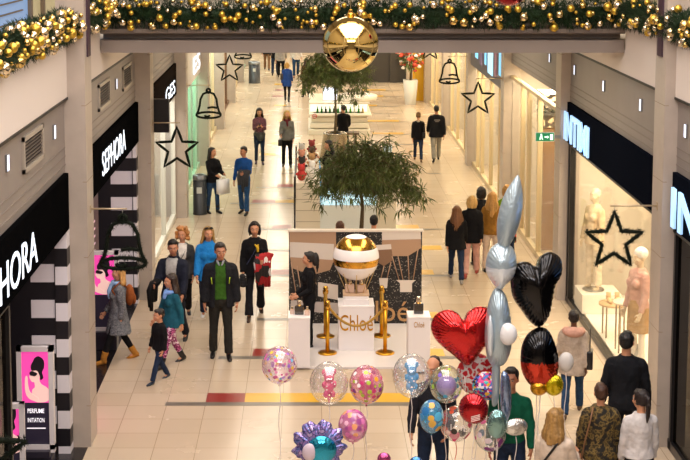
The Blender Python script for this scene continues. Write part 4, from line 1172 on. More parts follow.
def shoe(bm, J, k, st):
    s = 1 if k == 'L' else -1
    a = J['an' + k]; kn = J['kn' + k]
    pitch = max(0, -J['fa' + k] - 8) * .75
    t = R(pitch)
    fwd = Vector((s * .10, -cos(t), -sin(t))).normalized(); upv = Vector((0, -sin(t), cos(t)))
    P = lambda f, u: a + fwd * f + upv * u
    w = .9 if st in ('heel', 'slim') else 1
    tube(bm, [P(-.055, -.035), P(.03, -.030), P(.10, -.045), P(.165, -.052), P(.19, -.054)], [.032 * w, .040 * w, .040 * w, .030 * w, .014], 12)
    tube(bm, [P(-.06, -.058), P(.05, -.058), P(.12, -.060), P(.175, -.060)], [.016, .018, .022, .012], 8)
    ball(bm, P(-.02, -.02), (.04 * w, .05, .05))
    if st in ('boot', 'tall'):
        d = (kn - a).normalized(); hh = .16 if st == 'boot' else .30
        tube(bm, [P(-.01, -.03), a + d * .05, a + d * hh], [.050, .056, .062], 12)
def folds(b, amp=.006, f=9):
    for v in b.verts: v.co += v.normal * (amp * noise.noise(Vector((v.co.x * f * 1.5, v.co.y * f * 1.5, v.co.z * f))) + amp * .5 * noise.noise(v.co * f * 2.6))
    return b
def cut_front(b, J, w0, w1, z0, z1):
    """opens a jacket: drop the faces of the front strip, width w1 at the neck to w0 at the hem"""
    U = J['U'].inverted(); kill = []
    for f in b.faces:
        c = f.calc_center_median(); q = U @ (c - Vector((0, 0, .95))) + Vector((0, 0, .95))
        if z0 < q.z < z1 and q.y < -.015:
            w = w0 + (w1 - w0) * (q.z - z0) / (z1 - z0)
            if abs(q.x) < w: kill.append(f)
    bmesh.ops.delete(b, geom=kill, context='FACES')
def merge(dst, src):
    me = bpy.data.meshes.new('t'); src.to_mesh(me); src.free(); dst.from_mesh(me); bpy.data.meshes.remove(me)
WALK = [dict(legL=(24, 6, 2), legR=(-14, 16, 2), armL=(-16, 8, 12, 0), armR=(18, 8, 20, 0)), dict(legL=(-14, 18, 2), legR=(22, 5, 2), armL=(18, 8, 22, 0), armR=(-16, 8, 12, 0))]
STAND = dict(legL=(2, 2, 4), legR=(-1, 2, 4), armL=(4, 9, 14, 2), armR=(4, 9, 14, 2))
PEOPLE = []
def person(label, at, rot, pose, top, legsw, shoes, hair, **sp):
    """at = ('feet', px, py, head_py) or ('head', px, py, height) or ('xyz', x, y, height)"""
    sp = {**pose, **sp}
    if at[0] == 'feet':
        g = on_z(at[1], at[2]); h = on_y(at[1], at[3], g.y + .03).z
    elif at[0] == 'head':
        g = on_z(at[1], at[2], at[3]); g.z = 0; h = at[3]
    else: g = Vector((at[1], at[2], sp.get('z', 0))); h = at[3]
    J = skeleton(sp)
    htop = (J['Mh'] @ Vector((0, .02, 1.765))).z - J['low']
    sc = h / htop
    dist = g.y; vox = max(.0125, min(.026, .0006 * dist)) / sc
    root = thing('person', label, 'person', g, R(rot), sp.get('group'))
    fem = sp.get('fem', 0); skin = sp.get('skin', SKIN); low = J['low']
    P = lambda n, b, m: put(n, b, m, root, sc, low)
    hm = mat(hair[1], .5, bump=.8, bscale=40, var=.35, vscale=30, stretch=(1, 1, .15)) if hair else None
    # body: one continuous figure
    b = BM(); torso(b, J, sp, -.012); arms(b, J, -.008); legs(b, J, -.012); head(b, J['Mh'], fem)
    for k in 'LR': palm(b, J, k)
    for k in 'LR':
        a = J['an' + k]; ball(b, a + Vector((0, -.04, -.03)), (.03, .08, .028))
    b = remesh(b, vox * .9, 3)
    for k in 'LR': hand(b, J, k, sp.get('curl', 28))
    face(b, J['Mh'], 1, 2, 3, 4)
    P('body', b, [skin, sp.get('eyew', EYEW), sp.get('eyed', EYED), sp.get('lip', LIP), hm or skin])
    if hair: P('hair', hair_mesh(hair[0], J['Mh'], J, vox, len(PEOPLE)), hm)
    # clothes
    if legsw:
        b = BM(); legs(b, J, legsw.get('d', .010), legsw.get('low', .04), legsw.get('slim', 0), legsw.get('flare', 0.012))
        P(legsw.get('name', 'trousers'), folds(remesh(b, vox, 3), .006, 11), legsw['m'])
    if legsw and legsw.get('skirt'):
        b = BM(); z0, m2 = legsw['skirt']; etube(b, [(z0, 0, 0, .20, .15), (.93, 0, 0, .185, .14), (1.04, 0, 0, .155, .12)]); P('skirt', remesh(b, vox, 3), m2)
    for layer in (top if isinstance(top, list) else [top]):
        if not layer: continue
        b = BM(); d = layer.get('d', .018) * .95
        torso(b, J, sp, d, layer.get('z0', .93), layer.get('hem'), layer.get('flare', 0))
        if layer.get('sleeve', 1): arms(b, J, d * .75, layer.get('sleeve', 1) - .02)
        if layer.get('collar'): tube(b, [J['up'](.065 * cos(2 * pi * i / 12), .012 + .06 * sin(2 * pi * i / 12), 1.49 + .01 * sin(2 * pi * i / 12)) for i in range(12)], .020 + layer['collar'], 8, closed=True)
        if layer.get('hood'): ball(b, J['up'](0, .10, 1.46), (.13, .07, .075)); 
        b = folds(remesh(b, vox, 3), .009)
        if layer.get('open'):
            cut_front(b, J, *layer['open'])
        o = P(layer.get('name', 'jacket'), b, layer['m'])
        if layer.get('open'):
            s = o.modifiers.new('thick', 'SOLIDIFY'); s.thickness = .012
        if layer.get('puff'):
            pass
    lastc = o if any(top if isinstance(top, list) else [top]) else None
    if shoes:
        for k in 'LR':
            b = BM(); shoe(b, J, k, shoes[0]); P('boot' if shoes[0] in ('boot', 'tall') else 'shoe', remesh(b, max(.008, vox * .75), 2), shoes[1])
    E = dict(J=J, root=root, P=P, sc=sc, low=low, vox=vox, g=g, coat=lastc)
    PEOPLE.append(root)
    return E
def lp(E, v): return (Vector(v) - Vector((0, 0, E['low']))) * E['sc']
def extra(E, name, m, tubes=(), balls=(), boxes=(), vox=None, smooth=2, parent=None):
    """child piece in figure space, remeshed into one surface"""
    b = BM()
    for pts, r in tubes: tube(b, pts, r, 10)
    for c, r in balls: ball(b, c, r)
    for a, c in boxes: box(b, a, c)
    if vox != 0: b = remesh(b, vox or E['vox'], smooth)
    o = E['P'](name, b, m)
    if name in ('zip', 'yellow_print', 'hood', 'top_edge') and E['coat']: o.parent = E['coat']
    return o
def held(E, name, label, cat, m, build, group=None):
    """something carried: a top-level thing placed in the figure's space"""
    b = BM(); build(b)
    bmesh.ops.transform(b, matrix=Matrix.Scale(E['sc'], 4) @ Matrix.Translation((0, 0, -E['low'])), verts=b.verts)
    o = obj(name, b, m, None, True); o.location = E['root'].location; o.rotation_euler = E['root'].rotation_euler
    tag(o, label, cat, group); return o
def strap(J, s, z=1.0, side=None, r=.012, w=.17):
    """cross-body strap from shoulder s to opposite hip"""
    up = J['up']; pts = []
    for i in range(24):
        a = 2 * pi * i / 24; x = cos(a)
        # ellipse in tilted plane
        pts.append(up(-s * .17 * cos(a) * .95, .155 * sin(a), 1.20 - .27 * cos(a) * 1.0 if True else 0))
    return pts
def handbag(b, c, w=.14, h=.11, d=.05, loop=.16, lr=.009):
    c = Vector(c); box(b, c - Vector((d, w, h)), c + Vector((d, w, h)), bevel=.025)
    tube(b, [c + Vector((0, w * .7 * cos(pi * i / 12), h * .9 + loop * sin(pi * i / 12))) for i in range(13)], lr, 6)
def drape(b, p, d, L, w, th=.05):
    """garment hanging over a forearm"""
    p = Vector(p)
    for i in range(5):
        u = (i - 2) / 2; q = p + Vector(d) * u * w
        tube(b, [q + Vector((.05, .02, .02)), q + Vector((0, 0, .05)), q + Vector((-.03, -.05, -.06)), q + Vector((-.02, -.06, -L * (.55 + .45 * random.random())))], [th * .7, th, th, th * .6], 8)

blk1, blk2 = cloth('100f12'), cloth('161519'); navy = cloth('1b2236'); jean = cloth('27405f', .3, .25, 20); jeanD = cloth('1f2c44', .3, .2, 20); char = cloth('3a3a3c'); blkshoe = mat('141214', .35)
def trous(m, **k): return dict(m=m, **k)
def coat(m, **k): return dict(m=m, **k)
mixl = lambda **k: k
# ---- left group walking towards the camera
E = person('blonde woman in a grey tweed coat walking left in tan boots', ('feet', 119, 361, 265), -72, WALK[0],
    [coat(patch_mat(['34353a', '5e5f64', '8c8d90', '46474c'], 48, .9), d=.034, hem=.58, flare=.075, name='coat', collar=.01)], trous(blk1, slim=.008, name='leggings', flare=0), ('boot', cloth('b0762f', .4, .2)), ('long', 'b98a4e'), fem=1, look=(5, -4), armL=(-8, 8, 15, 0), armR=(10, 8, 25, 0))
J = E['J']
extra(E, 'scarf', cloth('8fb0d8'), [([J['up'](.09 * cos(a), -.01 + .085 * sin(a), 1.475) for a in [2 * pi * i / 12 for i in range(13)]], .038), ([J['up'](.03, -.12, 1.46), J['up'](.05, -.17, 1.34), J['up'](.05, -.165, 1.2)], [.035, .04, .02])])
held(E, 'backpack', 'brown leather backpack on the grey-coated blonde woman', 'backpack', cloth('8a4a22', .2, .2), lambda b: (ball(b, J['up'](.02, .20, 1.24), (.14, .085, .19), 16, 12), ball(b, J['up'](.02, .275, 1.17), (.10, .04, .10)), tube(b, [J['up'](.10, .15, 1.40), J['up'](.13, .0, 1.50), J['up'](.14, -.13, 1.38), J['up'](.15, .02, 1.12)], .016, 6)))
E = person('tall dark-haired man in an open navy jacket over a pale grey top, behind the girl', ('feet', 174, 344, 239), -12, WALK[1],
    [coat(cloth('a7a5a2'), d=.014, name='sweater', sleeve=0), coat(cloth('1a1d2b', .3), d=.036, hem=.80, flare=.01, open=(.075, .10, .78, 1.50), collar=.015)], trous(cloth('1c1f2a')), ('plain', blkshoe), ('short', '17110d'), look=(18, 6), armR=(25, 10, 60, 10), skin=SKIN2)
E['J']['x'] = 0
held(E, 'folded_coat', 'dark coat held over the arm of the man in the navy jacket', 'coat', blk1, lambda b: drape(b, E['J']['wrR'] + Vector((0, .02, 0)), (.1, .9, 0), .42, .12))
E = person('girl in a teal jacket with pink patterned leggings and blue scarf', ('feet', 172, 365, 273), -52, WALK[0],
    coat(cloth('1d5668'), d=.028, hem=.80, flare=.01, name='jacket'), trous(patch_mat(['151218', 'd0629a', '151218', 'b53a7c', 'e8d4dc'], 26, .8), slim=.004, name='leggings', flare=0), ('boot', blkshoe), ('longer', '2a1a12'), fem=1, hs=1.12, look=(-18, 5))
J = E['J']; extra(E, 'scarf', cloth('7fa6e6'), [([J['up'](.085 * cos(a), -.02 + .085 * sin(a), 1.46) for a in [2 * pi * i / 12 for i in range(13)]], .042), ([J['up'](.0, -.12, 1.45), J['up'](.0, -.16, 1.34)], [.05, .03])])
E = person('small boy in a black jacket and jeans walking in front of the girl', ('feet', 160, 381, 308), -48, WALK[0],
    coat(blk1, d=.034, hem=.84, flare=.01, collar=.01), trous(jeanD), ('plain', mat('1b2c40', .5)), ('short', '20150f'), hs=1.30, look=(-10, 6), armL=(0, 10, 20, 0), armR=(4, 10, 15, 0))
E = person('woman with curly ginger-blond hair in a dark grey cardigan over white', ('feet', 183, 318, 227), 6, WALK[1],
    [coat(cloth('d9d3cc'), d=.012, name='blouse', sleeve=0), coat(cloth('3b3a3c'), d=.022, hem=.82, open=(.012, .10, .85, 1.50), name='cardigan')], trous(blk1), ('plain', blkshoe), ('curly', 'b5783e'), fem=1, fat=1.08, look=(-16, 2), armL=(4, 10, 25, 5), armR=(-5, 8, 10, 0))
extra(E, 'strap', blkshoe, [([E['J']['up'](.10, -.02, 1.47), E['J']['up'](.02, -.165, 1.30), E['J']['up'](-.14, -.13, 1.02)], .012)])
E = person('blonde woman in a bright blue jacket with sunglasses on her head', ('feet', 209, 320, 226), 2, WALK[0],
    coat(cloth('1f78c0', .5), d=.036, hem=.80, flare=.01, name='jacket', collar=.012), trous(jeanD), ('plain', mat('e6e4e4', .5)), ('long', 'a67f45'), fem=1, look=(12, 2))
Mh = E['J']['Mh']; extra(E, 'sunglasses', mat('14100f', .15), [([Mh @ Vector((-.075, -.035, 1.735)), Mh @ Vector((-.04, -.07, 1.755)), Mh @ Vector((0, -.065, 1.755)), Mh @ Vector((.04, -.07, 1.755)), Mh @ Vector((.075, -.035, 1.735))], [.012, .02, .008, .02, .012])], vox=.007, smooth=0)
E = person('man in a green sweater and open black jacket walking towards the camera', ('feet', 221, 357, 242), 4, dict(legL=(8, 3, 3), legR=(-3, 5, 3), armL=(0, 12, 14, 2), armR=(0, 12, 14, 2)),
    [coat(cloth('33591a', .4), d=.020, name='sweater', sleeve=0), coat(cloth('1b1b1f', .4), d=.040, hem=.80, flare=.01, open=(.095, .075, .78, 1.50), collar=.012)], trous(cloth('262420')), ('plain', blkshoe), ('short', '2b2420'), look=(10, 4), skin=SKIN2)
J = E['J']; lime = mat('a9c81e', .5)
for s in (-1, 1): extra(E, 'zip', lime, [([J['up'](s * .128, -.155, 1.18), J['up'](s * .14, -.155, 1.28)], .007)], vox=0)
extra(E, 'shirt_collar', cloth('8d8f96'), [([J['up'](s * .05, -.03, 1.51), J['up'](s * .03, -.095, 1.475), J['up'](s * .012, -.115, 1.44)], [.02, .018, .01]) for s in (-1, 1)])
E = person('dark-haired woman in black with a yellow crest on the chest', ('feet', 255, 316, 221), 3, WALK[1],
    coat(blk1, d=.032, hem=.80, flare=.015, name='jacket'), trous(blk2, flare=.03), ('plain', mat('3a2418', .4)), ('bob', '1d1411'), fem=1, fat=1.1, look=(0, 4), armL=(28, 6, 62, 12), armR=(4, 12, 18, 4))
J = E['J']
extra(E, 'yellow_print', mat('d9b01c', .6), [([J['up'](.0, -.168, 1.40), J['up'](.05, -.172, 1.34), J['up'](.055, -.175, 1.26)], [.012, .026, .018]), ([J['up'](.055, -.165, 1.40), J['up'](.06, -.172, 1.33)], .012)], vox=.008)
extra(E, 'strap', mat('2d3350', .5), [([J['up'](.10, -.06, 1.47), J['up'](.0, -.178, 1.28), J['up'](-.15, -.14, 1.02)], .012)])
random.seed(3)
held(E, 'folded_jacket', 'red black and white jacket hanging over the arm of the woman in black', 'jacket', patch_mat(['a8141c', 'a8141c', '1a1618', 'e4dcd8', 'a8141c'], 9, .7, voronoi=True), lambda b: drape(b, J['wrL'] + Vector((.02, .03, .06)), (.9, .5, 0), .62, .11, .06))
held(E, 'gloves_bundle', 'black and white scarf bundle in the other hand of the woman in black', 'scarf', patch_mat(['e4e0dc', '16161a', '16161a'], 16, .8), lambda b: [ball(b, J['hdR'] + Vector((.0, -.03, .03 - .05 * i)), (.07, .06, .05)) for i in range(4)])
# ---- left, further back
E = person('young woman in a black jacket beside the litter bin carrying a white bag', ('feet', 213, 213, 147), 38, dict(legL=(6, 3, 2), legR=(-4, 5, 2), armL=(25, 6, 55, 18), armR=(22, 6, 55, 18)),
    [coat(blk1, d=.022, hem=.84)], trous(jean, slim=.006), ('boot', blkshoe), ('long', '1c120e'), fem=1, look=(25, 0))
J = E['J']
def wb(b):
    c = (J['hdL'] + J['hdR']) * .5 + Vector((0, -.04, -.28)); box(b, c + Vector((-.17, -.06, -.19)), c + Vector((.17, .06, .19)))
    for y in (-.03, .03): tube(b, [c + Vector((-.07, y, .19)), c + Vector((-.05, y, .28)), c + Vector((.05, y, .28)), c + Vector((.07, y, .19))], .006, 5)
held(E, 'paper_bag', 'white paper shopping bag carried by the woman beside the litter bin', 'shopping bag', mat('e8e8ea', .6), wb)
E = person('man in a bright blue sweater and jeans carrying a dark grey coat', ('feet', 244, 214, 146), -22, dict(legL=(8, 4, 3), legR=(-6, 8, 3), armL=(20, 8, 70, 14), armR=(-4, 14, 12, 0)),
    coat(cloth('1b4a8c', .4), d=.016, name='sweater'), trous(cloth('2a4f7c', .3, .2, 20)), ('plain', blkshoe), ('short', '17100c'), look=(-15, 6), skin=SKIN2)
J = E['J']
extra(E, 'strap', blkshoe, [([J['up'](.10, -.04, 1.46), J['up'](.0, -.155, 1.26), J['up'](-.14, -.12, 1.02)], .014)])
held(E, 'folded_coat', 'dark grey coat hanging over the arm of the man in the blue sweater', 'coat', cloth('3a3c42'), lambda b: drape(b, J['wrL'] + Vector((0, .03, .02)), (.9, .4, 0), .52, .10, .06))
E = person('long-haired woman in a plaid top looking at her phone with a jacket at her waist', ('feet', 259.5, 164, 107.5), 4, dict(legL=(6, 3, 1), legR=(-4, 6, 1), armL=(22, 4, 92, 24), armR=(18, 4, 96, 24)),
    coat(patch_mat(['6f2f45', '2a2228', '8a4a58', '382a30'], 30, .8), d=.016, name='shirt'), trous(jeanD, slim=.008), ('plain', mat('3a1c34', .5)), ('longer', '22140e'), fem=1, look=(0, 18))
J = E['J']
extra(E, 'waist_jacket', cloth('4a4a48'), balls=[(Vector((0, 0, .95)), (.20, .16, .10)), (Vector((.03, -.11, .86)), (.12, .07, .13))])
held(E, 'phone', 'phone held by the long-haired woman in the plaid top', 'phone', mat('15151a', .2), lambda b: box(b, (J['hdL'] + J['hdR']) * .5 + Vector((-.035, -.03, -.05)), (J['hdL'] + J['hdR']) * .5 + Vector((.035, -.015, .07))))
E = person('blonde woman in a grey sweater and dark red scarf with a black handbag', ('feet', 287, 166.5, 110), 2, dict(legL=(5, 3, 2), legR=(-4, 6, 2), armL=(6, 8, 20, 2), armR=(10, 10, 60, 4)),
    coat(cloth('6c6a66'), d=.020, hem=.84, name='sweater'), trous(blk1, slim=.006), ('boot', blkshoe), ('long', 'b8934e'), fem=1, look=(8, 2))
J = E['J']
extra(E, 'scarf', cloth('5c1c24'), [([J['up'](.085 * cos(a), -.015 + .08 * sin(a), 1.47) for a in [2 * pi * i / 12 for i in range(13)]], .036), ([J['up'](.0, -.12, 1.45), J['up'](.02, -.16, 1.28)], [.045, .03])])
held(E, 'handbag', 'black handbag on the arm of the blonde woman in grey', 'handbag', mat('151416', .4), lambda b: handbag(b, J['wrR'] + Vector((-.02, .02, -.22)), .13, .10, .06, .12))
E = person('blonde woman in a royal blue coat walking away far down the mall', ('feet', 287, 101.5, 62), 174, WALK[0],
    coat(cloth('1c3a78'), d=.028, hem=.72, flare=.02, name='coat'), trous(blk1, slim=.008), ('boot', blkshoe), ('bob', 'a8803f'), fem=1)
J = E['J']
held(E, 'shoulder_bag', 'dark shoulder bag on the woman in the royal blue coat', 'handbag', mat('2a2624', .4), lambda b: handbag(b, J['up'](.22, .02, 1.15), .12, .14, .06, .25))
far = [('far shopper in dark clothes nearest the left wall, head behind the bridge', 267, 70, blk1, cloth('7a5a40'), 1.7), ('far shopper in black jeans left of the pale-topped one', 275, 75, blk2, jeanD, 1.72), ('far shopper in a pale grey top and black trousers', 281, 78, cloth('9a9692'), blk1, 1.75), ('far shopper in jeans, pale top and dark red shoes', 296, 77, cloth('d8d0c8'), jean, 1.78)]
for i, (lb, px, py, tm, lm, h) in enumerate(far):
    g = on_z(px, py)
    person(lb, ('xyz', g.x, g.y, h), 180 if i != 3 else 5, WALK[i % 2], coat(tm, d=.022, hem=.82), trous(lm), ('plain', blkshoe if i < 3 else mat('6a1c1c', .5)), ('short', '1f1611'), group='shoppers far down the mall')
E = person('shopper in an olive coat beside the far tree', ('feet', 306, 97, 58), 200, STAND, coat(cloth('4a3a24'), d=.03, hem=.66, flare=.02, name='coat'), trous(blk1), ('plain', blkshoe), ('long', '2c1a10'), fem=1)
for lb, px, tm in (('far shopper in black standing by the dark end portal', 397.5, blk1), ('far shopper in white beside the one in black at the end portal', 392.5, cloth('cfcac4'))):
    g = on_z(px, 81); person(lb, ('xyz', g.x, g.y, 1.75), 90, STAND, coat(tm, d=.026, hem=.55, flare=.02, name='coat'), trous(blk1), ('plain', blkshoe), ('short', '1f1611'))
# ---- right side, walking away
E = person('woman in a black jacket and jeans walking away beside the man in black', ('feet', 418, 161, 112), 176, WALK[0], coat(blk1, d=.028, hem=.82), trous(jeanD, slim=.004), ('plain', mat('6b5038', .5)), ('up', '7a5a34'), fem=1, look=(0, 14))
J = E['J']; extra(E, 'top_edge', cloth('cdbfae'), balls=[(J['up'](0, .085, 1.46), (.07, .045, .04))])
held(E, 'shoulder_bag', 'dark bag at the hip of the woman walking beside the man in black', 'handbag', mat('1b1718', .4), lambda b: handbag(b, J['up'](-.19, .10, .98), .12, .10, .06, .2))
E = person('broad man in a black jacket and light grey trousers walking away', ('feet', 436, 161, 105), 182, WALK[1], coat(cloth('151519'), d=.044, hem=.80, flare=.01), trous(cloth('8f8a80'), d=.016), ('plain', blkshoe), ('short', '120d0b'), fat=1.1, look=(0, 6))
J = E['J']; b = BM(); box(b, (-.09, .175, 1.325), (.09, .182, 1.355)); box(b, (-.06, .177, 1.285), (.06, .184, 1.305)); E['P']('back_print', b, mat('8a8078', .6))
E = person('girl in a black jacket with long light brown hair, nearest of the right group', ('feet', 456, 281, 205), 176, WALK[0], coat(blk1, d=.034, hem=.80, flare=.025), trous(jeanD, slim=.004), ('plain', mat('8f8a88', .5)), ('longer', '6b4426'), fem=1, hs=1.06)
E = person('woman with short blonde hair in a black coat and pale pink trousers', ('feet', 471, 276, 195), 172, WALK[1], coat(blk1, d=.034, hem=.78, flare=.015, collar=.02), trous(cloth('c99a8e'), d=.014), ('plain', mat('a8483f', .5)), ('bob', 'c29a5a'), fem=1, fat=1.08)
J = E['J']
held(E, 'shopping_bag', 'pale pink shopping bag carried by the woman in pink trousers', 'shopping bag', mat('d8c0b4', .6), lambda b: (box(b, J['hdL'] + Vector((-.06, -.13, -.42)), J['hdL'] + Vector((.06, .13, -.10))), tube(b, [J['hdL'] + Vector((0, -.06, -.1)), J['hdL'] + Vector((0, 0, -.01)), J['hdL'] + Vector((0, .06, -.1))], .006, 5)))
E = person('dark-haired shopper in black hidden behind the blonde woman in black', ('feet', 480, 265, 186), 190, STAND, coat(blk2, d=.028, hem=.8), trous(blk1), ('boot', blkshoe), ('bob', '1c110d'), fem=1)
J = E['J']
held(E, 'shopping_bag', 'white and green shopping bag beside the hidden dark-haired shopper', 'shopping bag', mat('c9d8cc', .6), lambda b: (box(b, J['hdL'] + Vector((-.05, -.13, -.40)), J['hdL'] + Vector((.05, .13, -.10))), tube(b, [J['hdL'] + Vector((0, -.06, -.1)), J['hdL'] + Vector((0, 0, -.01)), J['hdL'] + Vector((0, .06, -.1))], .006, 5)))
E = person('woman with very long blonde hair in a camel jacket', ('feet', 491, 272, 191), 178, STAND, coat(cloth('8f6427'), d=.03, hem=.84), trous(cloth('cdb8a4')), ('plain', blkshoe), ('longer', 'b8894a'), fem=1)
E = person('blonde person in a lime green top at the far right of the group', ('feet', 506, 262, 184), 200, STAND, coat(cloth('6d8a1c'), d=.024, hem=.84), trous(jeanD), ('plain', blkshoe), ('bob', 'a87c40'), fem=1, look=(-30, 0))
J = E['J']
held(E, 'floral_bag', 'green and red patterned bag carried by the person in lime green', 'handbag', patch_mat(['1d3a22', 'b8352c', '1a1a18', '2f6a34'], 14, .5, voronoi=True), lambda b: handbag(b, J['hdR'] + Vector((0, 0, -.24)), .14, .12, .06, .14))
# ---- perfume stand and kiosks
E = person('woman in black with a ponytail working at the perfume display', ('feet', 309, 347, 251), -78, STAND, coat(blk1, d=.014, name='top'), trous(blk1, slim=.006), ('plain', blkshoe), ('pony', '140e0d'), fem=1, look=(-14, 4), armL=(4, 6, 62, 4), armR=(2, 6, 52, 4))
extra(E, 'ponytail_volume', mat('140e0d', .6), balls=[(E['J']['Mh'] @ Vector((0, .12, 1.62)), (.075, .07, .13))])
E = person('shopper with brown hair just showing above the backdrop', ('xyz', on_y(340, 222, PB + 1.0).x, PB + 1.0, on_y(340, 221, PB + 1.0).z), 180, STAND, coat(cloth('5a3c2a'), d=.02), trous(jeanD), ('plain', blkshoe), ('short', '4a2a18'))
E = person('shopper in black and magenta behind the right half of the backdrop', ('xyz', on_y(374, 215, PB + 1.6).x, PB + 1.6, on_y(374, 215, PB + 1.6).z), 175, STAND, coat(blk1, d=.03), trous(blk1), ('plain', blkshoe), ('short', '100c0b'), armL=(10, 60, 60, 0))
extra(E, 'scarf', cloth('b81c4c'), [([E['J']['up'](-.1, .10, 1.50), E['J']['up'](-.12, .14, 1.2)], .04)])
Yk = K0 + 3.2; hk = on_y(329, 140, Yk).z
E = person('saleswoman with long black hair at the back of the near kiosk', ('xyz', on_y(329, 141, Yk).x, Yk, min(1.72, hk)), -70, STAND, coat(blk1, d=.02, name='top'), trous(blk1), ('plain', blkshoe), ('long', '0f0b0b'), fem=1, armL=(40, 6, 95, 0), look=(0, 10))
E = person('man in a black jacket sitting beside the far tree pot', ('xyz', on_y(343, 130, 43.6).x, 43.6, 1.30), 180, dict(legL=(82, 84, 6), legR=(80, 82, 6), armL=(20, 8, 40, 10), armR=(20, 8, 40, 10)), coat(blk1, d=.03, hem=.86), trous(blk2), ('plain', blkshoe), ('short', '120d0b'), look=(30, 0))
b = BM(); box(b, (-.5, -.22, .38), (.5, .22, .44), bevel=.01); box(b, (-.42, -.18, 0), (-.36, .18, .38)); box(b, (.36, -.18, 0), (.42, .18, .38)); o = obj('bench', b, mat('6b5a48', .5)); o.location = (E['g'].x, E['g'].y + .05, 0); tag(o, 'small bench under the seated man in black', 'bench')
# ---- balloon sellers
E = person('balloon seller in a dark sweater with receding hair, behind the balloons', ('head', 434, 356, 1.78), -8, STAND, coat(cloth('22222a'), d=.020, name='sweater'), trous(jeanD), ('plain', blkshoe), ('bald', '3a2c22'), look=(-22, 8), fat=1.08, armL=(10, 12, 40, 20), armR=(6, 14, 20, 4))
SELL = E['g']
E = person('young man in an emerald green shirt beside the balloon bunch', ('head', 511, 368, 1.76), -12, STAND, coat(cloth('0f5a42', .4), d=.016, name='shirt'), trous(jeanD), ('plain', blkshoe), ('short', '100c0a'), look=(-6, -2), skin=SKIN2, armL=(4, 12, 10, 2))
# ---- right foreground, seen from behind
E = person('shopper in a beige padded coat with pink hood walking away past the window', ('feet', 572, 415, 309), 168, WALK[1], coat(cloth('b5a493', .8), d=.048, hem=.74, flare=.02, name='coat'), trous(jean, slim=.002), ('plain', mat('5a4634', .6)), ('short', '1c120e'), fem=1, skin=SKIND, armL=(6, 10, 30, 10))
J = E['J']; extra(E, 'hood', cloth('c99a88', .6), balls=[(J['up'](0, .11, 1.44), (.165, .09, .085)), (J['up'](.11, .05, 1.45), (.08, .09, .06)), (J['up'](-.11, .05, 1.45), (.08, .09, .06))])
held(E, 'handbag', 'black handbag on the shoulder of the shopper in the beige padded coat', 'handbag', mat('121114', .4), lambda b: handbag(b, J['up'](-.26, .04, 1.0), .12, .15, .05, .36))
held(E, 'shopping_bag', 'flat dark shopping bag at the left side of the beige-coated shopper', 'shopping bag', mat('23242a', .5), lambda b: box(b, J['hdL'] + Vector((-.03, -.12, -.46)), J['hdL'] + Vector((.03, .12, -.05))))
E = person('man with short black hair in a black sweater, seen from behind', ('head', 627, 331, 1.82), 172, STAND, coat(cloth('14151a'), d=.024, hem=.84, name='sweater'), trous(blk2), ('plain', blkshoe), ('short', '0e0b0a'), fat=1.08, look=(-12, 0), armL=(2, 14, 14, 0), armR=(2, 14, 14, 0))
E = person('woman with short brown hair in a camouflage jacket, seen from behind', ('head', 601, 383, 1.64), 176, STAND, coat(patch_mat(['2c2414', '4d3d1a', '6f5a2a', '3a2e16', '17130c'], 17, .8), d=.036, hem=.84), trous(cloth('9a7a62')), ('plain', blkshoe), ('short', '3f2415'), fem=1, fat=1.12, armL=(2, 14, 20, 6), armR=(2, 14, 20, 6), hs=1.0)
J = E['J']; extra(E, 'bag_strap', mat('7a5434', .5), [([J['up'](.10, .10, 1.50), J['up'](.14, .17, 1.35), J['up'](.20, .18, 1.1), J['up'](.23, .12, .85)], .010)], vox=0)
E = person('woman with a dark ponytail in a white top, at the lower right', ('head', 641, 389, 1.62), 186, STAND, coat(cloth('c9c4c4'), d=.022, name='top'), trous(blk1), ('plain', blkshoe), ('pony', '1c100e'), fem=1, look=(20, 4))
E = person('blonde woman in a cream top with a black bag strap, cut by the bottom edge', ('head', 556, 408, 1.66), 150, STAND, coat(cloth('cbb9a8'), d=.024, name='top'), trous(jeanD), ('plain', blkshoe), ('long', '94703c'), fem=1, fat=1.1, look=(-14, 6), armR=(20, 10, 80, 20))
J = E['J']; extra(E, 'bag_strap', blkshoe, [([J['up'](-.11, .06, 1.50), J['up'](-.05, .15, 1.38), J['up'](.08, .16, 1.18), J['up'](.20, .08, 1.0)], .014)], vox=0)
# ---- mannequins in the right shop window
mq = mat('d9c4a8', .4)
def mannequin(lb, x, y, z, h, rot, tops, lg, pose):
    E = person(lb, ('xyz', x, y, h), rot, pose, tops, lg, None, None, fem=1, z=z, skin=mq, eyew=mq, eyed=mq, lip=mq)
    r = E['root']; r['category'] = 'mannequin'; r.name = 'mannequin'
    b = BM(); lathe(b, [(.19, 0), (.19, .012), (0, .012)], 28); tube(b, [(0, .05, .01), (0, .05, .5)], .012, 6); obj('stand', b, steel, r)
    return E
mannequin('pale mannequin in a cream outfit at the far end of the right shop window', 4.98, 24.25, .45, 1.80, -60, coat(cloth('d8c0a0'), d=.02, hem=.8), trous(cloth('dccbb4')), STAND)
b = BM(); box(b, (4.72, 23.9, .10), (5.4, 24.6, .44), bevel=.01); tag(obj('display_block', b, mat('e8e0d4', .5)), 'white block under the far mannequin in the right shop window', 'plinth')
E = mannequin('mannequin in a tan skirt and pink top, near end of the right shop window', 4.98, 20.9, .10, 1.84, -70, coat(cloth('c99a8e'), d=.018), trous(mat('e6dccf', .5), d=-.008, name='tights', skirt=(.55, cloth('b08a5c'))), STAND)
extra(E, 'white_wig', mat('e8e4de', .8, bump=.5), balls=[(E['J']['Mh'] @ Vector((0, .02, 1.69)), (.10, .11, .10))])
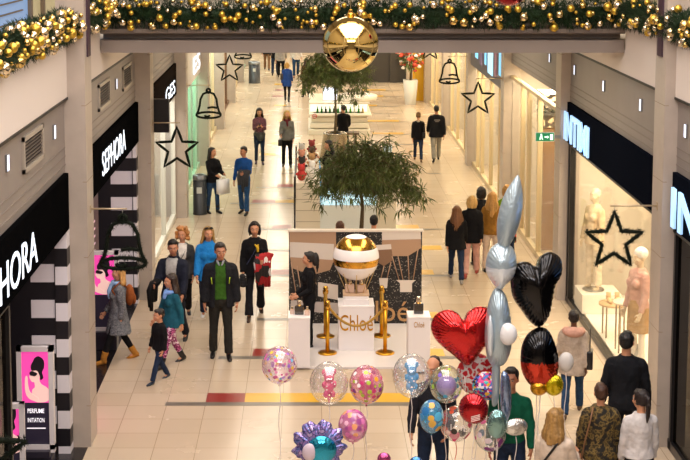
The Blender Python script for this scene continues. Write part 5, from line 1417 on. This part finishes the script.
# ================================================================== BALLOONS
def bhead(px, py, rpx, Y):
    c = on_y(px, py, Y); return c, rpx / FPX * (Y / cos(PITCH)) * .995
ribbon = mat('e6dcd8', .4)
def tail(t, r, c, col=ribbon, lean=(0, 0)):
    b = BM(); n = 14
    tube(b, [(lean[0] * (i / n) + .012 * sin(i * 1.3), lean[1] * i / n, -r * 1.12 - (c.z - r * 1.12 - .06) * i / n) for i in range(n + 1)], .0045, 5)
    obj('ribbon', b, col, t)
    b = BM(); lathe(b, [(.05, 0), (.055, .03), (.03, .06), (0, .065)], 14, (lean[0] + .012 * sin(n * 1.3), lean[1], -c.z + .002)); obj('weight', b, mat('b0a8b8', .3, metal=.6), t)
def skin_shape(r, squash=1.0, neck=True):
    b = BM(); n = 26; prof = []
    for i in range(n + 1):
        a = pi * i / n; rr = r * sin(a); z = -r * squash * cos(a)
        if a < .5: z -= r * .05 * (1 - a / .5)
        prof.append((max(rr, .0), z))
    lathe(b, prof, 40)
    tube(b, [(0, 0, -r * squash * 1.03), (0, 0, -r * squash * 1.10), (0, 0, -r * squash * 1.14)], [r * .05, r * .03, r * .07], 8)
    return b
def bubble(px, py, rpx, Y, lb, m, inner=None, squash=1.06, lean=(0, 0), rib=ribbon):
    c, r = bhead(px, py, rpx, Y)
    t = thing('clear_balloon', lb, 'balloon', c, random.uniform(-.5, .5), 'balloons of the balloon sellers')
    obj('skin', skin_shape(r, squash), m, t, True)
    if inner: inner(t, r)
    tail(t, r * squash, c, rib, lean)
    return t
def teddy(col):
    def f(t, r):
        b = BM(); s = r * .46
        ball(b, (0, 0, -s * .55), (s * .55, s * .42, s * .75)); ball(b, (0, -.02 * s, s * .65), (s * .62, s * .45, s * .6))
        for k in (-1, 1):
            ball(b, (k * s * .55, 0, s * 1.25), (s * .34, s * .2, s * .40)); ball(b, (k * s * .62, -s * .1, -s * .15), (s * .25, s * .25, s * .42)); ball(b, (k * s * .42, -s * .12, -s * 1.25), (s * .30, s * .3, s * .42))
        ball(b, (0, 0, -s * 1.75), (s * .22, s * .2, s * .3))
        obj('inner_bear', remesh(b, r * .035, 3), mat(col, .2, coat=.6), t, True)
        b = BM(); tube(b, [(0, 0, -s * 1.9), (0, 0, -r * 1.05)], .008, 6); obj('inner_stem', b, mat(col, .3), t)
    return f
def innerball(cols, z, q, rough=.3, al=None):
    def f(t, r):
        b = BM(); ball(b, (0, -r * .1, z * r), (q * r, q * r, q * r * 1.0), 24, 16)
        obj('inner_balloon', b, mat(cols, rough), t, True)
    return f
def innerstripe(col):
    def f(t, r):
        b = BM()
        for i in range(7):
            a = 2 * pi * i / 7; tube(b, [(0, 0, -r), (cos(a) * r * .35, sin(a) * r * .35, -r * .2), (cos(a) * r * .3, sin(a) * r * .3, r * .4), (0, 0, r * .9)], [.01, r * .12, r * .12, .01], 8)
        obj('inner_streamer', b, mat(col, .4), t, True)
    return f
def inflate(outline, T, rings=9, pucker=.05, both=True, seed=0, c=(0, 0)):
    """foil balloon from a seam outline in (x,z), star-shaped about c"""
    b = BM(); n = len(outline); rg = random.Random(seed); ph = [rg.uniform(0, 6.28) for _ in range(3)]
    C = Vector((c[0], 0, c[1]))
    def P(i, u, s):
        x, z = outline[i]; p = Vector((x, 0, z)); q = C.lerp(p, u)
        h = T * max(0, 1 - u ** 2.2) ** .62
        w = pucker * T * (u ** 6) * sin(i * 2.1 + ph[0]) * (1 - u ** 14)
        return q + Vector((0, s * (h + w), 0))
    seam = [b.verts.new((x, 0, z)) for x, z in outline]
    for s in (-1, 1):
        prev = None
        cen = b.verts.new(C + Vector((0, s * T, 0)))
        for k in range(1, rings + 1):
            u = sin(pi / 2 * k / rings)
            ring = seam if k == rings else [b.verts.new(P(i, u, s)) for i in range(n)]
            for i in range(n):
                j = (i + 1) % n
                q = (cen, ring[i], ring[j]) if prev is None else (prev[i], ring[i], ring[j], prev[j])
                f = b.faces.new(q if s < 0 else q[::-1]); f.smooth = True
            prev = ring
    return b
def foil(col, rough=.16, bump=.35, bs=22): return mat(col, rough, metal=.85, bump=bump, bscale=bs, coat=.5)
def circ(r, n=48, sq=1, rip=0, k=24): return [(r * (1 + rip * cos(k * 2 * pi * i / n)) * cos(2 * pi * i / n), r * sq * (1 + rip * cos(k * 2 * pi * i / n)) * sin(2 * pi * i / n)) for i in range(n)]
def foilround(px, py, rpx, Y, lb, m, rz=0, sq=1.0, tail_=True, T=.42, prints=None, name='foil_balloon', lean=(0, 0)):
    c, r = bhead(px, py, rpx, Y)
    t = thing(name, lb, 'balloon', c, rz, 'balloons of the balloon sellers')
    obj('skin', inflate(circ(r, 96, sq, .012, 24), r * T, 10, .25), m, t, True)
    if prints: prints(t, r)
    if tail_: tail(t, r * sq, c, ribbon, lean)
    return t
heart = [(0, -1.0), (-.45, -.58), (-.88, -.08), (-1.0, .38), (-.82, .76), (-.46, .88), (-.16, .74), (0, .50), (.16, .74), (.46, .88), (.82, .76), (1.0, .38), (.88, -.08), (.45, -.58)]
YBL = SELL.y - .55
random.seed(17)
bubble(279.5, 365, 18.2, YBL - .2, 'clear balloon with pastel prints, leftmost of the balloons', bubble_mat(['d86aa8', 'e8c24a', '9a6ac0', 'f0e4ea', 'c86a9a', '70b0d8'], 17, .36, seed=1, haze=.25, hazecol='e8b8cc'))
bubble(329, 383, 20, YBL, 'clear balloon with a pink bear-shaped balloon inside', bubble_mat(['f4eef0', 'f0d0dc'], 22, .18, seed=2, haze=.06), teddy('e0447c'), 1.1)
bubble(366.5, 384.5, 17.8, YBL, 'clear pink balloon with stars, moons and white clouds', bubble_mat(['e8a020', 'f4ecec', 'c83c78', 'a8c040', '8a3a8c', 'f4ecec'], 15, .40, seed=3, haze=.35, hazecol='e878a0'), innerstripe('d84c80'), 1.12)
bubble(353, 425.5, 15.2, YBL - .3, 'small shiny pink printed balloon below the starry pink one', bubble_mat(['d878b0', 'e8a070', 'c05a98', 'e8b0cc', '9a4a8c'], 14, .5, seed=4, haze=.5, hazecol='d87ab0'), None, 1.12)
bubble(411.5, 375.5, 19.5, YBL, 'clear balloon with a light blue bear-shaped balloon inside', bubble_mat(['f2f0f0', 'c8dcec'], 20, .2, seed=5, haze=.05), teddy('3f9ad8'), 1.16)
bubble(446, 384, 17, YBL - .1, 'clear balloon with a green top and lilac disc inside', bubble_mat(['a8c850', '50a0c8', '7a60c0'], 10, .26, seed=6, haze=.10, hazecol='c8dc90'), innerball('9478c8', -.08, .62), 1.16)
bubble(431.5, 416.5, 12.5, YBL - .35, 'blue printed balloon with a golden patch low in front of the seller', bubble_mat(['3f8cc0', '5ab0d8', 'd8a84a', '2f6fa8', 'a8d4e4'], 11, .55, seed=7, haze=.5, hazecol='4aa0cc'), None, 1.4)
def love(t, r):
    o = foil_letters = text('lettering', 'LOVE', mat('f0e4e0', .4), t, (-r * .1, -r * .80, -r * .12), FRONT, r * .34, r * 1.0, .004, .02)
    b = BM(); prism(b, [(x * r * .34 + r * .1, z * r * .34 - r * .55) for x, z in smooth_outline(heart, 3)], -r * .72, -r * .70); obj('printed_heart', b, mat('c8285c', .4), t)
bubble(456, 423.5, 17, YBL - .1, 'clear balloon with orange patches and white lettering', bubble_mat(['d8583a', 'e0683f', 'd84a6a', '2a2220', 'f0d0c8'], 8, .42, seed=8, haze=.06), love, 1.08, rib=mat('d05a50', .5))
bubble(490, 434, 16.5, YBL - .1, 'clear balloon with magenta and purple prints at the bottom of the bunch', bubble_mat(['c83c8c', '7a2a7c', 'f0e0ec', 'd86a9a', '8aa8c0'], 9, .36, seed=9, haze=.08), None, 1.08, rib=mat('d05a50', .5))
def redheart(t, r):
    pass
# big red foil heart
c, r = bhead(465, 335, 35, YBL)
t = thing('heart_balloon', 'big crumpled red foil heart balloon', 'balloon', c, 0, 'balloons of the balloon sellers')
o = obj('skin', inflate([(x * r * .97, z * r * .92) for x, z in smooth_outline(heart, 10)], r * .42, 10, .22, seed=2, c=(0, .08 * r)), foil('c41a1c', .2, .5, 14), t, True); o.rotation_euler = (0, R(-6), 0)
tail(t, r * 1.1, c)
def hearts_print(t, r):
    b = BM(); rg = random.Random(6)
    for i in range(9):
        x, z, s = rg.uniform(-.6, .6) * r, rg.uniform(-.5, .6) * r, r * rg.uniform(.1, .18); prism(b, [(x + p * s, z + q * s) for p, q in smooth_outline(heart, 2)], -r * .44, -r * .42)
    obj('printed_hearts', b, mat('f0dcd8', .4), t)
foilround(476, 374, 20, YBL + .15, 'red and white patterned foil balloon behind the bunch', patch_mat(['b81420', 'd8d0cc', 'c01c28'], 10, .3, stops=[0, .42, .52]), 0, 1.1)
foilround(486, 386, 14.5, YBL - .15, 'round foil balloon with many coloured dots', patch_mat(['e04898', '3a70c8', 'f0e8f0', '6a2a7c', 'e8b83a', '2a2430', '38b0b8', 'd83a6a'], 34, .25, voronoi=True), 0, 1.05, T=.7, tail_=True)
def chev(t, r):
    b = BM()
    for i in range(4): prism(b, [(-.1 * r, -.42 * r - i * .11 * r), (.5 * r, -.22 * r - i * .11 * r), (.5 * r, -.17 * r - i * .11 * r), (-.1 * r, -.37 * r - i * .11 * r)], -r * .62, -r * .60)
    obj('printed_stripes', b, mat('f0dcd8', .4), t)
foilround(473.5, 408.5, 15.2, YBL - .4, 'shiny red round foil balloon in front of the bunch', foil('b01420', .14, .3), R(-12), 1.08, T=.62, prints=chev)
# tall silver balloon of three lobes
silver = mat('a9bcc8', .3, metal=.55, bump=.4, bscale=18, coat=.3); silverL = mat('d6dee6', .3, metal=.3, bump=.4, bscale=18, coat=.3)
YS = YBL - .25
c, r1 = bhead(500, 262, 17, YS)
t = thing('silver_balloon', 'tall silver-blue foil balloon of a long lobe, a round lobe and a long body', 'balloon', c, 0, 'balloons of the balloon sellers')
def loc_px(px, py, Y=YS): q = on_y(px, py, Y); return q.x - c.x, q.z - c.z
def lobe(name, pxs, T, m, y=0, rough=.2):
    pts = [loc_px(*q) for q in pxs]; so = smooth_outline(pts, 8)
    cx = sum(p[0] for p in so) / len(so); cz = sum(p[1] for p in so) / len(so)
    o = obj(name, inflate(so, T, 9, .2, c=(cx, cz)), m, t, True); o.location.y = y; return o
lobe('long_lobe', [(519, 176), (523, 200), (519, 225), (511, 243), (503, 252), (498, 244), (497, 222), (503, 198), (512, 182)], .12, silver)
rl_ = lobe('round_lobe', [(502, 243), (513, 248), (517, 262), (514, 276), (506, 285), (500, 290), (492, 283), (486, 270), (488, 254), (495, 245)], .17, silver, .02)
rl_.data.materials.append(silverL)
for p in rl_.data.polygons:
    if p.center.z < loc_px(500, 266)[1]: p.material_index = 1
lobe('body_lobe', [(498, 288), (506, 296), (511, 318), (512, 345), (506, 363), (497, 367), (489, 362), (485, 340), (487, 312), (492, 294)], .16, silver, .02)
lobe('side_fold', [(489, 312), (492, 330), (490, 352), (486, 345), (486, 322)], .05, silverL, -.13)
lobe('lower_tail', [(493, 362), (500, 362), (499, 400), (492, 404)], .05, silver, .02)
lobe('lower_tail', [(501, 372), (509, 376), (511, 405), (506, 420), (500, 405)], .06, foil('8aa0c8', .2), -.04)
tail(t, r1 * 3.6, c)
lobe('white_pad', [(497, 328), (500, 319), (506, 317), (512, 321), (514, 329), (511, 336), (505, 339), (499, 336)], .07, mat('dfdfe2', .3, coat=.5), -.24)
foilround(516, 427, 12.5, YBL - .45, 'flat white foil balloon at the right of the bunch', foil('d8d8d4', .2, .5), R(10), .74, T=.4)
foilround(497, 424, 10.5, YBL - .5, 'small pale teal foil balloon beside the flat white one', foil('7fa8a8', .16, .4), 0, 1.5, T=.6)
# black and red foil balloon pair
YK = YBL - .1
c, r = bhead(538, 290, 25, YK)
t = thing('black_balloon', 'large black foil heart balloon on the right of the silver one', 'balloon', c, 0, 'balloons of the balloon sellers')
blackf = foil('0d0d12', .12, .35)
lobe_src = [(511, 290), (511, 272), (518, 263), (528, 262), (536, 266), (541, 256), (551, 252), (561, 259), (562, 273), (556, 284), (553, 300), (549, 316), (540, 327), (530, 322), (521, 310), (514, 300)]
def loc_px(px, py, Y=YK): q = on_y(px, py, Y); return q.x - c.x, q.z - c.z
lobe('skin', lobe_src, .20, blackf)
tail(t, r * 1.5, c)
c, r = bhead(540, 358, 22, YK - .05)
t = thing('colour_block_balloon', 'foil balloon in black over red hanging under the black heart', 'balloon', c, 0, 'balloons of the balloon sellers')
def loc_px(px, py, Y=YK - .05): q = on_y(px, py, Y); return q.x - c.x, q.z - c.z
o = lobe('skin', [(531, 331), (540, 327), (549, 331), (556, 346), (559, 362), (556, 378), (547, 387), (538, 388), (528, 383), (521, 368), (521, 350), (525, 338)], .17, blackf)
me = o.data; me.materials.append(foil('c8351c', .14, .4)); zr = loc_px(540, 360)[1]
for p in me.polygons:
    if p.center.z < zr: p.material_index = 1
tail(t, r * 1.3, c)
for px, py, rp, sq, lb, m in ((566, 362, 8, 1.3, 'white foil balloon beside the black and red one', mat('c9c4c0', .3, coat=.5)), (554, 385, 10, 1.15, 'small yellow foil balloon under the red one', foil('d8c414', .2)), (539, 388, 9, .9, 'small orange foil balloon under the red one', foil('d89a1c', .2))):
    tt = foilround(px, py, rp, YK - .12, lb, m, 0, sq, T=.6)
# frilly blue foil balloon
YE = YBL - .6
c, r = bhead(319, 446, 24, YE)
t = thing('frilly_balloon', 'frilled blue and lilac foil balloon with turquoise middle at the bottom edge', 'balloon', c, 0, 'balloons of the balloon sellers')
n = 120; ol = []
for i in range(n):
    a = 2 * pi * i / n; q = r * (1.02 + .09 * cos(9 * a + .6) + .05 * cos(17 * a)) * (1.0 + .08 * (sin(a) > .3) * sin(a)); ol.append((q * cos(a) * 1.08, q * sin(a)))
obj('frill', inflate(ol, r * .30, 9, .5), patch_mat(['4a5a98', '7a86c8', '9a7ac0', '3a4a80', 'c0a8d8'], 18, .25, metal=.5), t, True)
b = inflate(circ(r * .66, 64, .95), r * .30, 8, .1); o = obj('middle', b, foil('1f9ac0', .16, .3), t, True); o.location = (r * .1, -r * .22, -.02)
b = inflate(circ(r * .30, 40, 1.3), r * .14, 6, .1); o = obj('oval_window', b, mat('c9b8c8', .35, coat=.4), t, True); o.location = (-r * .42, -r * .42, -r * .12)
tail(t, r, c)
foilround(384, 459, 7, YBL - .7, 'small pink balloon just entering at the bottom edge', foil('c0508c', .2), 0, 1.0, T=.7)
foilround(416, 463, 7, YBL - .7, 'small blue balloon just entering at the bottom edge', foil('4a88c8', .2), 0, 1.0, T=.7)
